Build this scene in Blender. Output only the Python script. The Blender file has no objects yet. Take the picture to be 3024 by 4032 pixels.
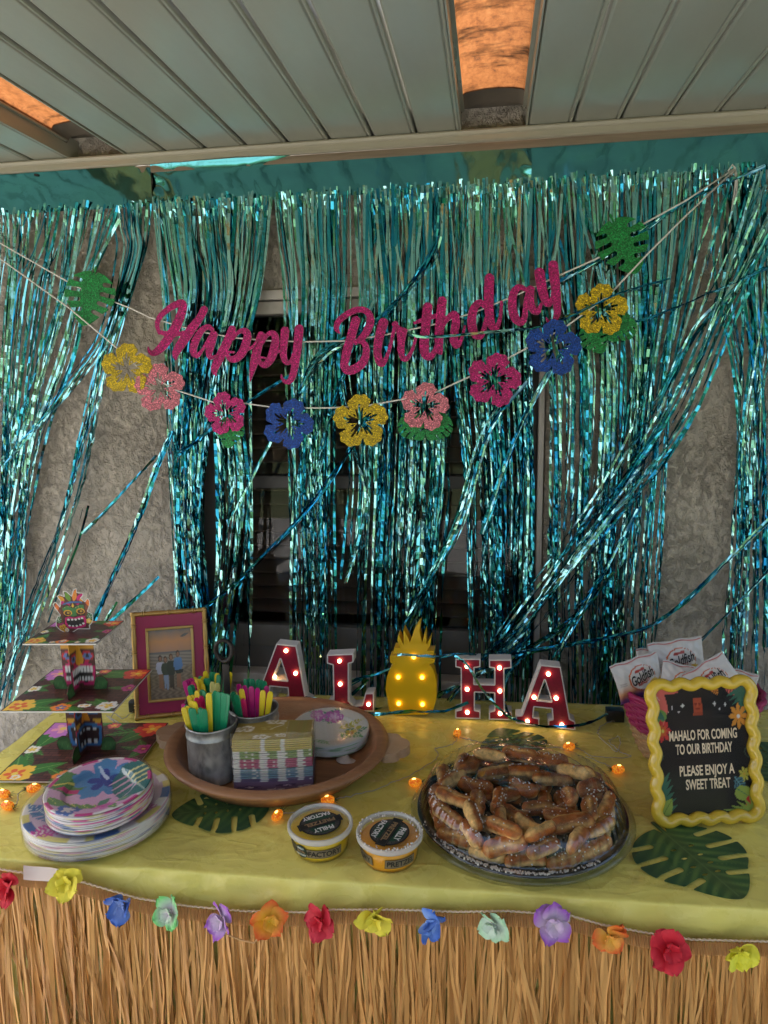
import bpy, bmesh, math, random
import numpy as np
from mathutils import Vector, Matrix, noise
R = math.radians
random.seed(7)
rng = np.random.default_rng(11)
C = bpy.context.scene.collection
S = bpy.context.scene

# ------------------------------------------------------------------ camera
PITCH, ROLL, YAW, FPX = 0.17760654763851186, -0.018489976531742152, 0.14946365273285536, 2795.6
CAMZ = 1.59
_cp, _sp = math.cos(PITCH), math.sin(PITCH)
FWD = Vector((-math.sin(YAW)*_cp, math.cos(YAW)*_cp, -_sp))
_rt = Vector((math.cos(YAW), math.sin(YAW), 0)); _up = _rt.cross(FWD)
RT = _rt*math.cos(ROLL) + _up*math.sin(ROLL)
UP = _up*math.cos(ROLL) - _rt*math.sin(ROLL)
CAMP = Vector((0, 0, CAMZ))
cam = bpy.data.cameras.new('camera')
cam.sensor_fit = 'VERTICAL'; cam.sensor_height = 36.0; cam.sensor_width = 27.0
cam.lens = 36.0*FPX/4032.0
cam.clip_start = 0.02; cam.clip_end = 400
camo = bpy.data.objects.new('camera', cam); C.objects.link(camo)
camo.matrix_world = Matrix(((RT.x, UP.x, -FWD.x, 0), (RT.y, UP.y, -FWD.y, 0), (RT.z, UP.z, -FWD.z, CAMZ), (0, 0, 0, 1)))
S.camera = camo

# ------------------------------------------------------------------ world, sun, exposure
SUN_DIR = Vector((-0.50, 0.30, 0.82)).normalized()      # towards the sun
w = bpy.data.worlds.new('World'); S.world = w; w.use_nodes = True
wn = w.node_tree.nodes; wl = w.node_tree.links
bg = wn['Background']; sky = wn.new('ShaderNodeTexSky'); sky.sky_type = 'NISHITA'; sky.sun_disc = False
sky.sun_elevation = math.asin(SUN_DIR.z); sky.sun_rotation = math.atan2(SUN_DIR.x, SUN_DIR.y)
sky.air_density = 1.0; sky.dust_density = 6.0; sky.ozone_density = 1.0
bg.inputs['Strength'].default_value = 0.15
wl.new(sky.outputs[0], bg.inputs['Color'])
sl = bpy.data.lights.new('sun', 'SUN'); sl.energy = 5.0; sl.angle = R(0.5); sl.color = (1.0, 0.95, 0.88)
so = bpy.data.objects.new('sun', sl); C.objects.link(so)
so.rotation_euler = SUN_DIR.to_track_quat('Z', 'Y').to_euler(); so.location = SUN_DIR*20
vs = S.view_settings
S.display_settings.display_device = 'sRGB'
vs.view_transform = 'Standard'; vs.look = 'None'; vs.gamma = 1.0; vs.use_curve_mapping = False
vs.exposure = 1.84
cy = S.cycles
cy.max_bounces = 9; cy.diffuse_bounces = 4; cy.glossy_bounces = 4; cy.transmission_bounces = 6; cy.transparent_max_bounces = 24
cy.sample_clamp_indirect = 4.0; cy.caustics_reflective = False; cy.caustics_refractive = False
cy.use_denoising = True
S.render.filter_size = 1.15

# ------------------------------------------------------------------ measuring helpers
TZ = 0.74
def ray(px, py):
    return FWD + RT*((px-1512)/FPX) - UP*((py-2016)/FPX)
def T(px, py, z=TZ):
    d = ray(px, py); return CAMP + d*((z-CAMZ)/d.z)
def W(px, py, Y):
    d = ray(px, py); return CAMP + d*(Y/d.y)

# ------------------------------------------------------------------ colour helpers
def lin(c): return ((c+0.055)/1.055)**2.4 if c > 0.04045 else c/12.92
def hx(s):
    s = s.lstrip('#'); return tuple(lin(int(s[i:i+2], 16)/255.0) for i in (0, 2, 4))

# ------------------------------------------------------------------ materials
class NT:
    def __init__(self, name):
        self.m = bpy.data.materials.new(name); self.m.use_nodes = True
        self.t = self.m.node_tree; self.n = self.t.nodes; self.l = self.t.links
        self.b = self.n['Principled BSDF']; self.out = self.n['Material Output']
    def new(self, t, **kw):
        x = self.n.new(t)
        for k, v in kw.items():
            if k.startswith('i_'): x.inputs[k[2:].replace('_', ' ')].default_value = v
            else: setattr(x, k, v)
        return x
    def link(self, a, b): self.l.new(a, b)
    def coord(self, scale=(1, 1, 1), kind='Object'):
        tc = self.new('ShaderNodeTexCoord'); mp = self.new('ShaderNodeMapping')
        mp.inputs['Scale'].default_value = scale; self.link(tc.outputs[kind], mp.inputs['Vector']); return mp.outputs[0]
    def noise(self, scale, detail=4, rough=0.55, vec=None, dist=0.0):
        x = self.new('ShaderNodeTexNoise'); x.inputs['Scale'].default_value = scale; x.inputs['Detail'].default_value = detail
        x.inputs['Roughness'].default_value = rough; x.inputs['Distortion'].default_value = dist
        if vec is not None: self.link(vec, x.inputs['Vector'])
        return x
    def ramp(self, fac, stops):
        x = self.new('ShaderNodeValToRGB'); e = x.color_ramp.elements
        while len(e) < len(stops): e.new(0.5)
        for i, (p, c) in enumerate(stops):
            e[i].position = p; e[i].color = (c[0], c[1], c[2], 1) if hasattr(c, '__len__') else (c, c, c, 1)
        self.link(fac, x.inputs['Fac']); return x.outputs['Color']
    def mix(self, fac, a, b, kind='MIX'):
        x = self.new('ShaderNodeMix'); x.data_type = 'RGBA'; x.blend_type = kind
        for s, v in ((0, fac), (6, a), (7, b)):
            if isinstance(v, (int, float)): x.inputs[s].default_value = v
            elif isinstance(v, tuple): x.inputs[s].default_value = (v[0], v[1], v[2], 1)
            else: self.link(v, x.inputs[s])
        return x.outputs[2]
    def bump(self, h, strength=0.3, dist=0.01, prev=None):
        x = self.new('ShaderNodeBump'); x.inputs['Strength'].default_value = strength; x.inputs['Distance'].default_value = dist
        self.link(h, x.inputs['Height'])
        if prev is not None: self.link(prev, x.inputs['Normal'])
        return x.outputs[0]

MATS = {}
def mat(name, col=(.5, .5, .5), rough=.5, metal=0.0, var=0.0, vscale=15.0, bump=0.0, bscale=60.0, attr=None,
        emit=None, estr=0.0, spec=.5, coat=0.0, sss=0.0, stretch=(1, 1, 1), trans=0.0):
    if name in MATS: return MATS[name]
    k = NT(name); b = k.b
    b.inputs['Base Color'].default_value = (*col, 1); b.inputs['Roughness'].default_value = rough
    b.inputs['Metallic'].default_value = metal; b.inputs['Specular IOR Level'].default_value = spec
    b.inputs['Coat Weight'].default_value = coat; b.inputs['Coat Roughness'].default_value = .06
    if trans: b.inputs['Transmission Weight'].default_value = trans
    if sss:
        b.inputs['Subsurface Weight'].default_value = sss; b.inputs['Subsurface Radius'].default_value = (.02, .012, .006)
        b.inputs['Subsurface Scale'].default_value = .3
    base = None
    if attr:
        a = k.new('ShaderNodeAttribute'); a.attribute_name = attr; base = a.outputs['Color']
    if var:
        nz = k.noise(vscale, 5, .6, k.coord(stretch))
        f = k.ramp(nz.outputs[0], [(.25, 1-var), (.75, 1+var*.6)])
        base = k.mix(1.0, base if base is not None else tuple(col), f, 'MULTIPLY')
    if base is not None: k.link(base, b.inputs['Base Color'])
    if bump:
        nz = k.noise(bscale, 5, .6, k.coord(stretch)); k.link(k.bump(nz.outputs[0], bump, .004), b.inputs['Normal'])
    if emit: b.inputs['Emission Color'].default_value = (*emit, 1); b.inputs['Emission Strength'].default_value = estr
    MATS[name] = k.m; return k.m

def m_film(name, tint=(1, 1, 1), rough=.04, bump=0.0, bscale=30, base=0.03, tr=1.0):
    """thin clear plastic: transparent with a Fresnel gloss"""
    if name in MATS: return MATS[name]
    k = NT(name); k.n.remove(k.b)
    t = k.new('ShaderNodeBsdfTransparent'); t.inputs[0].default_value = (tint[0]*tr, tint[1]*tr, tint[2]*tr, 1)
    g = k.new('ShaderNodeBsdfGlossy'); g.inputs['Roughness'].default_value = rough
    fr = k.new('ShaderNodeLayerWeight'); fr.inputs['Blend'].default_value = .5
    pw_ = k.new('ShaderNodeMath', operation='POWER'); pw_.inputs[1].default_value = 4.0; k.link(fr.outputs['Facing'], pw_.inputs[0])
    ml = k.new('ShaderNodeMath', operation='MULTIPLY'); ml.inputs[1].default_value = .75; k.link(pw_.outputs[0], ml.inputs[0])
    ad = k.new('ShaderNodeMath', operation='ADD'); ad.inputs[1].default_value = base; k.link(ml.outputs[0], ad.inputs[0])
    if bump:
        nz = k.noise(bscale, 4, .6, k.coord()); nb = k.bump(nz.outputs[0], bump, .01)
        k.link(nb, g.inputs['Normal']); k.link(nb, fr.inputs['Normal'])
    x = k.new('ShaderNodeMixShader'); k.link(ad.outputs[0], x.inputs[0]); k.link(t.outputs[0], x.inputs[1]); k.link(g.outputs[0], x.inputs[2])
    k.link(x.outputs[0], k.out.inputs['Surface']); MATS[name] = k.m; return k.m

def m_glitter(name, col, dark=.35):
    if name in MATS: return MATS[name]
    k = NT(name); v = k.coord()
    vo = k.new('ShaderNodeTexVoronoi'); vo.inputs['Scale'].default_value = 420; k.link(v, vo.inputs['Vector'])
    sep = k.new('ShaderNodeSeparateColor'); k.link(vo.outputs['Color'], sep.inputs[0])
    f = k.ramp(sep.outputs[0], [(0, dark), (.6, .9), (.88, 1.25), (1, 2.1)])
    k.link(k.mix(1.0, tuple(col), f, 'MULTIPLY'), k.b.inputs['Base Color'])
    k.b.inputs['Roughness'].default_value = .42
    k.link(k.ramp(sep.outputs[1], [(.5, 0.0), (.8, .55)]), k.b.inputs['Metallic'])
    k.link(k.bump(sep.outputs[2], .8, .004), k.b.inputs['Normal'])
    MATS[name] = k.m; return k.m

def m_foil(name, flat=False):
    if name in MATS: return MATS[name]
    k = NT(name)
    oi = k.new('ShaderNodeObjectInfo')
    v = k.coord(kind='Object')
    nz = k.noise(5, 2, .5, v)
    md = k.new('ShaderNodeMath', operation='ADD'); k.link(oi.outputs['Random'], md.inputs[0]); k.link(nz.outputs[0], md.inputs[1])
    hf = k.new('ShaderNodeMath', operation='MULTIPLY'); hf.inputs[1].default_value = .5; k.link(md.outputs[0], hf.inputs[0])
    c0 = k.ramp(hf.outputs[0], [(.2, (.012, .20, .36)), (.42, (.04, .33, .43)), (.62, (.34, .66, .66)), (.85, (.13, .44, .38))])
    lw = k.new('ShaderNodeLayerWeight'); lw.inputs['Blend'].default_value = .35
    c1 = k.mix(k.ramp(lw.outputs['Facing'], [(.3, 0.0), (.85, 1.0)]), c0, (.002, .14, .30))
    if flat: c1 = (.09, .34, .37)
    if isinstance(c1, tuple): k.b.inputs['Base Color'].default_value = (*c1, 1)
    else: k.link(c1, k.b.inputs['Base Color'])
    k.b.inputs['Metallic'].default_value = 1.0; k.b.inputs['Roughness'].default_value = .14 if flat else .10
    vo = k.noise(30, 2, .5, v); k.link(k.bump(vo.outputs[0], .10 if flat else .12, .008), k.b.inputs['Normal'])
    MATS[name] = k.m; return k.m

# ------------------------------------------------------------------ mesh builder
class MB:
    def __init__(self): self.v = []; self.f = []; self.mi = []; self.sm = []
    def add(self, v, f, mi=0, smooth=False):
        o = len(self.v); self.v.extend([tuple(p) for p in v])
        for q in f: self.f.append(tuple(i+o for i in q)); self.mi.append(mi); self.sm.append(smooth)
    def box(self, x0, x1, y0, y1, z0, z1, mi=0, M=None, bev=0.0):
        if bev <= 0:
            v = [(x, y, z) for z in (z0, z1) for y in (y0, y1) for x in (x0, x1)]
            f = [(0, 2, 3, 1), (4, 5, 7, 6), (0, 1, 5, 4), (2, 6, 7, 3), (0, 4, 6, 2), (1, 3, 7, 5)]
        else:
            bm = bmesh.new(); bmesh.ops.create_cube(bm, size=1)
            for q in bm.verts: q.co = Vector((x0+(q.co.x+.5)*(x1-x0), y0+(q.co.y+.5)*(y1-y0), z0+(q.co.z+.5)*(z1-z0)))
            bmesh.ops.bevel(bm, geom=bm.edges[:]+bm.verts[:], offset=bev, segments=2, affect='EDGES', profile=.6)
            bm.verts.index_update(); v = [tuple(q.co) for q in bm.verts]; f = [[q.index for q in p.verts] for p in bm.faces]; bm.free()
        if M is not None: v = [M @ Vector(p) for p in v]
        self.add(v, f, mi, bev > 0)
    def tube(self, pts, rad, n=8, mi=0, closed=False, cap=True):
        pts = [Vector(p) for p in pts]; N = len(pts)
        if N < 2: return
        rad = [rad]*N if isinstance(rad, (int, float)) else rad
        v = []; f = []; nrm = None
        for i, p in enumerate(pts):
            a = pts[(i-1) % N] if (closed or i > 0) else p; b = pts[(i+1) % N] if (closed or i < N-1) else p
            t = (b-a); t = t.normalized() if t.length > 1e-9 else Vector((0, 0, 1))
            if nrm is None: nrm = t.orthogonal().normalized()
            nrm = (nrm - t*nrm.dot(t)); nrm = nrm.normalized() if nrm.length > 1e-6 else t.orthogonal().normalized()
            bn = t.cross(nrm)
            for j in range(n):
                an = 2*math.pi*j/n; v.append(p + (nrm*math.cos(an)+bn*math.sin(an))*rad[i])
        for i in range(N if closed else N-1):
            i2 = (i+1) % N
            for j in range(n):
                j2 = (j+1) % n; f.append((i*n+j, i*n+j2, i2*n+j2, i2*n+j))
        if cap and not closed: f.append(tuple(range(n-1, -1, -1))); f.append(tuple((N-1)*n+j for j in range(n)))
        self.add(v, f, mi, True)
    def lathe(self, prof, n=32, c=(0, 0, 0), mi=0, rfun=None, smooth=True, a0=0.0, a1=2*math.pi):
        full = abs(a1-a0-2*math.pi) < 1e-6; m = n if full else n+1
        v = []; f = []
        for r, z in prof:
            for j in range(m):
                an = a0+(a1-a0)*j/n; rr = r*(rfun(an, r, z) if rfun else 1)
                v.append((c[0]+rr*math.cos(an), c[1]+rr*math.sin(an), c[2]+z))
        for i in range(len(prof)-1):
            for j in range(n):
                j2 = (j+1) % m; f.append((i*m+j, i*m+j2, (i+1)*m+j2, (i+1)*m+j))
        if full and prof[0][0] > 1e-6 and prof[0][0] < .003: f.append(tuple(range(n-1, -1, -1)))
        if full and 1e-6 < prof[-1][0] < .003: f.append(tuple((len(prof)-1)*m+j for j in range(n)))
        self.add(v, f, mi, smooth)
    def disc(self, c, r, n=24, mi=0, ry=None, up=1):
        v = [(c[0]+r*math.cos(2*math.pi*j/n), c[1]+(ry or r)*math.sin(2*math.pi*j/n), c[2]) for j in range(n)]
        self.add(v, [tuple(range(n)) if up > 0 else tuple(range(n-1, -1, -1))], mi)
    def prism(self, poly, d0, d1, place, mi=0, mi_side=None):
        n = len(poly)
        v = [place(p[0], p[1], d0) for p in poly]+[place(p[0], p[1], d1) for p in poly]
        self.add(v, [tuple(range(n)), tuple(range(2*n-1, n-1, -1))], mi)
        self.add(v, [(i, i+n, (i+1) % n+n, (i+1) % n) for i in range(n)], mi if mi_side is None else mi_side)
    def mesh(self, name, cols=None):
        me = bpy.data.meshes.new(name); me.from_pydata([tuple(p) for p in self.v], [], self.f)
        if self.f:
            me.polygons.foreach_set('material_index', self.mi); me.polygons.foreach_set('use_smooth', self.sm)
        if cols is not None: setcols(me, cols)
        me.update(); return me
    def obj(self, name, mats, parent=None, cols=None, M=None, **kw):
        return link(name, self.mesh(name, cols), mats, parent, M, **kw)

def setcols(me, cols):
    a = me.color_attributes.new('Col', 'FLOAT_COLOR', 'POINT')
    c = np.ones((len(me.vertices), 4), dtype=np.float32); cc = np.asarray(cols, dtype=np.float32); c[:len(cc), :3] = cc[:, :3]
    a.data.foreach_set('color', c.ravel())

def link(name, me, mats, parent=None, M=None, **kw):
    o = bpy.data.objects.new(name, me); C.objects.link(o)
    if not isinstance(mats, (list, tuple)): mats = [mats]
    if len(me.materials) == 0:
        for m in mats: me.materials.append(m)
    if M is not None: o.matrix_world = M
    if parent is not None: o.parent = parent
    for k, v in kw.items(): o[k] = v
    return o

def thing(name, label, cat, loc=(0, 0, 0), group=None):
    o = bpy.data.objects.new(name, None); C.objects.link(o); o.location = loc; o.empty_display_size = .02
    o['label'] = label; o['category'] = cat
    if group: o['group'] = group
    return o
def tag(o, label, cat, group=None):
    o['label'] = label; o['category'] = cat
    if group: o['group'] = group
    return o
def put(parent, o):
    """parent an object built in world coordinates to its (unrotated) thing"""
    o.parent = parent; o.matrix_parent_inverse = Matrix.Translation(-Vector(parent.location)); return o
def wobj(mb, name, mats, parent, cols=None, **kw):
    o = mb.obj(name, mats, None, cols, **kw); return put(parent, o)

# ------------------------------------------------------------------ implicit 2-D shapes (numpy): negative inside
def catmull(pts, n=6):
    P = [np.array(p, float) for p in pts]; P = [2*P[0]-P[1]]+P+[2*P[-1]-P[-2]]; out = []
    for i in range(1, len(P)-2):
        for j in range(n):
            t = j/n; a, b, c, d = P[i-1], P[i], P[i+1], P[i+2]
            out.append(.5*((2*b)+(-a+c)*t+(2*a-5*b+4*c-d)*t*t+(-a+3*b-3*c+d)*t**3))
    out.append(P[-2]); return np.array(out)
def s_stroke(U, V, pts):
    """pts: rows (x, y, width)"""
    d = np.full(U.shape, 1e9)
    for a, b in zip(pts[:-1], pts[1:]):
        bx, by = b[0]-a[0], b[1]-a[1]; L = bx*bx+by*by+1e-12
        t = np.clip(((U-a[0])*bx+(V-a[1])*by)/L, 0, 1)
        d = np.minimum(d, np.hypot(U-a[0]-t*bx, V-a[1]-t*by)-(a[2]+(b[2]-a[2])*t)*.5)
    return d
def s_poly(U, V, poly):
    P = np.asarray(poly, float); d = np.full(U.shape, 1e18); s = np.ones(U.shape)
    n = len(P)
    for i in range(n):
        a = P[i]; b = P[i-1]; e = b-a; wx = U-a[0]; wy = V-a[1]
        t = np.clip((wx*e[0]+wy*e[1])/(e@e+1e-12), 0, 1)
        d = np.minimum(d, (wx-e[0]*t)**2+(wy-e[1]*t)**2)
        c1 = V >= a[1]; c2 = V < b[1]; c3 = e[0]*wy > e[1]*wx
        flip = (c1 & c2 & c3) | (~c1 & ~c2 & ~c3); s = np.where(flip, -s, s)
    return s*np.sqrt(d)
def s_ell(U, V, cx, cy, rx, ry, ang=0.0):
    c, s = math.cos(ang), math.sin(ang); x = (U-cx)*c+(V-cy)*s; y = -(U-cx)*s+(V-cy)*c
    return (np.hypot(x/rx, y/ry)-1)*min(rx, ry)
def s_leaf(U, V, a, b, wd):
    """pointed leaf from a to b, half-width wd"""
    ax, ay = b[0]-a[0], b[1]-a[1]; L = math.hypot(ax, ay); ux, uy = ax/L, ay/L
    t = ((U-a[0])*ux+(V-a[1])*uy)/L; y = np.abs(-(U-a[0])*uy+(V-a[1])*ux)
    tt = np.clip(t, 0, 1); h = wd*np.sin(np.pi*tt**.8)
    return np.where((t < 0) | (t > 1), np.maximum(np.abs(t-.5)-.5, 0)*L+1e-4+y*.2, y-h)
def s_flower(U, V, cx, cy, r, n=5, rot=0.0, deep=.35, wav=.05):
    x, y = U-cx, V-cy; th = np.arctan2(y, x)-rot; rr = np.hypot(x, y)
    k = np.abs(np.cos(th*n/2)); R0 = r*((1-deep)+deep*k**.7+wav*np.cos(th*n*3))
    return rr-R0
def hibiscus(U, V, rot=0.0, seed=0):
    rr = np.hypot(U, V); th = np.arctan2(V, U)-rot; P5 = 2*np.pi/5
    a = (th+P5/2) % P5-P5/2; a = a+.16*rr
    x = rr*np.cos(a); y = rr*np.sin(a)
    pet = np.hypot((x-.62)/.38, y/.43)-1
    pet = np.maximum(pet*.37, 0*x-9)+.025*np.cos(np.arctan2(y, x-.62)*7)
    neck = np.maximum(np.abs(y)-(.06+.38*x), x-.62)
    d = np.minimum(pet, neck)
    d = np.maximum(d, -(rr-.14))
    for (x0, y0, x1, y1, w) in ((.06, 0, .62, .01, .056), (.08, .03, .46, .13, .044), (.08, -.03, .48, -.12, .044)):
        bx, by = x1-x0, y1-y0; t = np.clip(((x-x0)*bx+(y-y0)*by)/(bx*bx+by*by), 0, 1)
        d = np.maximum(d, -(np.hypot(x-x0-t*bx, y-y0-t*by)-w*(1-.35*t)))
    return d
def monstera(U, V, slits=5, w=.045, deep=.34, holes=False):
    """leaf pointing to -V, stalk at +V; about unit radius"""
    x = np.abs(U); v = V
    body = np.hypot(U/.92, (v-.12)/.80)-1
    tip = np.maximum(x-.86*(np.clip((v+1.06)/1.0, 0, 1))**.62, np.maximum(v-.1, -1.06-v))
    d = np.minimum(body*.8, tip)
    d = np.maximum(d, -(np.maximum(x-.10*np.clip((v-.62)/.3, 0, 1), .62-v)))
    st = np.maximum(x-.035, np.maximum(.55-v, v-1.12)); d = np.minimum(d, st)
    for i in range(slits):
        f = i/(slits-1); y0 = .52-1.02*f; x0 = deep+.10*(1-f)
        if f > .8: x0 *= .72
        pts = [(x0, y0), (x0+.30, y0+.02-.10*f), (1.30, y0-.16-.30*f+.34*(1-f))]
        for (a0, a1), (b0, b1), w0, w1 in ((pts[0], pts[1], 1.25, 1.15), (pts[1], pts[2], 1.15, .35)):
            bx, by = b0-a0, b1-a1; t = np.clip(((x-a0)*bx+(v-a1)*by)/(bx*bx+by*by), 0, 1)
            d = np.maximum(d, -(np.hypot(x-a0-t*bx, v-a1-t*by)-w*(w0+(w1-w0)*t)))
    if holes:
        for (hx_, hy) in ((.17, .30), (.15, .05), (.16, -.18), (.12, -.40)):
            d = np.maximum(d, -(np.hypot((x-hx_)/1.6, (v-hy)/.8)-.035))
    return d

def plate(f, bbox, nx, thick, place, paint=None, mi=0, mi_side=0, mb=None):
    """cut an implicit 2-D shape out of a sheet; place(u, v, d) -> world point, d = 0 front .. thick back.
    returns builder and per-vertex colours (or None)"""
    x0, y0, x1, y1 = bbox; ny = max(2, int(round(nx*(y1-y0)/(x1-x0))))
    xs = np.linspace(x0, x1, nx+1); ys = np.linspace(y0, y1, ny+1)
    U, V = np.meshgrid(xs, ys); F = f(U, V)
    F[0, :] = np.maximum(F[0, :], 1e-6); F[-1, :] = np.maximum(F[-1, :], 1e-6); F[:, 0] = np.maximum(F[:, 0], 1e-6); F[:, -1] = np.maximum(F[:, -1], 1e-6)
    F = np.where(np.abs(F) < 1e-9, 1e-9, F)
    ins = F < 0; idx = {}; pts = []; faces = []; sides = []
    def vid(key, u, v):
        k = idx.get(key)
        if k is None: k = len(pts); idx[key] = k; pts.append((u, v))
        return k
    def corner(i, j): return vid((i, j), xs[i], ys[j])
    def edge(i, j, i2, j2):
        if (i2, j2) < (i, j): i, j, i2, j2 = i2, j2, i, j
        a, b = F[j, i], F[j2, i2]; t = a/(a-b); t = min(max(t, .02), .98)
        return vid((i, j, i2, j2), xs[i]+(xs[i2]-xs[i])*t, ys[j]+(ys[j2]-ys[j])*t)
    any_ = ins[:-1, :-1] | ins[1:, :-1] | ins[:-1, 1:] | ins[1:, 1:]
    for j, i in zip(*np.nonzero(any_)):
        cs = ((i, j), (i+1, j), (i+1, j+1), (i, j+1)); poly = []; ex = []
        for k in range(4):
            a = cs[k]; b = cs[(k+1) % 4]; ia = ins[a[1], a[0]]; ib = ins[b[1], b[0]]
            if ia: poly.append(corner(*a))
            if ia != ib:
                e = edge(*a, *b); poly.append(e); ex.append((e, ia))
        if len(poly) >= 3: faces.append(poly)
        if len(ex) == 2:
            e = ex if ex[0][1] else ex[::-1]; sides.append((e[0][0], e[1][0]))
    n = len(pts); mb = mb or MB()
    fr = [place(u, v, 0.0) for u, v in pts]; bk = [place(u, v, thick) for u, v in pts]
    o = len(mb.v); mb.v.extend([tuple(p) for p in fr]); mb.v.extend([tuple(p) for p in bk])
    for p in faces:
        mb.f.append(tuple(q+o for q in p)); mb.mi.append(mi); mb.sm.append(False)
        mb.f.append(tuple(q+o+n for q in reversed(p))); mb.mi.append(mi_side); mb.sm.append(False)
    for a, b in sides:
        mb.f.append((a+o, a+o+n, b+o+n, b+o)); mb.mi.append(mi_side); mb.sm.append(False)
    cols = None
    if paint is not None and n:
        P = np.array(pts); cc = paint(P[:, 0], P[:, 1]); cols = np.vstack([cc, cc])
    return mb, cols

# ------------------------------------------------------------------ printing: colours laid on a mesh by 2-D shapes
class Ink:
    def __init__(self, U, V, base):
        self.U = np.asarray(U, float); self.V = np.asarray(V, float)
        self.c = np.tile(np.array(base, float), (self.U.size, 1))
    def fill(self, d, col, soft=0.0):
        if soft > 0: a = np.clip(.5-d/soft, 0, 1)[:, None]
        else: a = (d < 0).astype(float)[:, None]
        self.c = self.c*(1-a)+np.array(col, float)*a; return self
    def grad(self, t, c0, c1):
        t = np.clip(t, 0, 1)[:, None]; self.c = np.array(c0)*(1-t)+np.array(c1)*t; return self
    def ell(self, cx, cy, rx, ry, col, ang=0): return self.fill(s_ell(self.U, self.V, cx, cy, rx, ry, ang), col)
    def poly(self, p, col): return self.fill(s_poly(self.U, self.V, p), col)
    def leaf(self, a, b, wd, col, vein=None, comb=0):
        d = s_leaf(self.U, self.V, a, b, wd)
        if comb:
            ax, ay = b[0]-a[0], b[1]-a[1]; L = math.hypot(ax, ay); ux, uy = ax/L, ay/L
            t = ((self.U-a[0])*ux+(self.V-a[1])*uy)/L; y = np.abs(-(self.U-a[0])*uy+(self.V-a[1])*ux)/L
            ph = (t-y*.7)*comb; d = np.where((ph % 1 < .32) & (y > .03), 1.0, d)
        self.fill(d, col)
        if vein is not None: self.fill(s_stroke(self.U, self.V, [(*a, wd*.16), (*b, wd*.05)]), vein)
        return self
    def flower(self, cx, cy, r, col, mid, eye=None, n=5, rot=0.0, deep=.35):
        self.fill(s_flower(self.U, self.V, cx, cy, r, n, rot, deep), col)
        self.fill(s_flower(self.U, self.V, cx, cy, r*.55, n, rot, .75, 0), mid)
        if eye: self.fill(s_ell(self.U, self.V, cx, cy, r*.16, r*.16), eye)
        return self
    def stroke(self, pts, col): return self.fill(s_stroke(self.U, self.V, pts), col)

def print_sheet(nx, ny, place, paint, u=(0, 1), v=(0, 1)):
    """a printed grid; place(u, v) -> point; paint(U, V) -> colours"""
    us = np.linspace(u[0], u[1], nx+1); vs_ = np.linspace(v[0], v[1], ny+1); U, V = np.meshgrid(us, vs_)
    mb = MB(); mb.v = [tuple(place(a, b)) for a, b in zip(U.ravel(), V.ravel())]
    for j in range(ny):
        for i in range(nx):
            q = j*(nx+1)+i; mb.f.append((q, q+1, q+nx+2, q+nx+1)); mb.mi.append(0); mb.sm.append(True)
    return mb, paint(U.ravel(), V.ravel())

def text_mesh(s, size=1.0, xs=1.0, bold=0.0, depth=0.0, align='CENTER', spacing=1.0):
    cu = bpy.data.curves.new('lettering', 'FONT'); cu.body = s; cu.size = size; cu.offset = bold; cu.extrude = depth
    cu.align_x = align; cu.align_y = 'CENTER'; cu.resolution_u = 3; cu.space_character = spacing
    o = bpy.data.objects.new('lettering', cu); C.objects.link(o)
    me = bpy.data.meshes.new_from_object(o.evaluated_get(bpy.context.evaluated_depsgraph_get()))
    bpy.data.objects.remove(o); bpy.data.curves.remove(cu)
    for q in me.vertices: q.co.x *= xs
    return me
def text_obj(name, s, place, m, parent, world=True, **kw):
    """place(x, y, z) maps text coordinates to the parent's or the world's space"""
    me = text_mesh(s, **kw)
    for q in me.vertices: q.co = Vector(place(q.co.x, q.co.y, q.co.z))
    me.materials.clear(); o = link(name, me, m)
    if parent is not None: put(parent, o) if world else setattr(o, 'parent', parent)
    return o
def rotz(x, y, a): return x*math.cos(a)-y*math.sin(a), x*math.sin(a)+y*math.cos(a)

# ================================================================== SETTING
YW = 2.0            # face of the house wall
ZC = 2.22           # underside of the patio cover
COVER_X0, COVER_X1, COVER_Y0 = -2.34, 2.55, -0.80

def m_concrete():
    k = NT('concrete_slab'); v = k.coord()
    n1 = k.noise(3, 6, .6, v); n2 = k.noise(90, 3, .6, v)
    k.link(k.mix(.5, k.ramp(n1.outputs[0], [(.3, (.27, .265, .26)), (.7, (.39, .38, .37))]), k.ramp(n2.outputs[0], [(.3, (.27, .265, .26)), (.7, (.39, .38, .37))])), k.b.inputs['Base Color'])
    k.b.inputs['Roughness'].default_value = .85; k.link(k.bump(n2.outputs[0], .3, .004), k.b.inputs['Normal']); return k.m
def m_lawn():
    k = NT('lawn_grass'); v = k.coord(); n1 = k.noise(1.3, 5, .6, v); n2 = k.noise(60, 4, .7, v)
    k.link(k.mix(.5, k.ramp(n1.outputs[0], [(.3, (.07, .10, .04)), (.7, (.15, .17, .08))]), k.ramp(n2.outputs[0], [(.3, (.06, .085, .035)), (.7, (.16, .185, .09))])), k.b.inputs['Base Color'])
    k.b.inputs['Roughness'].default_value = .9; k.link(k.bump(n2.outputs[0], .6, .03), k.b.inputs['Normal']); return k.m
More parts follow.
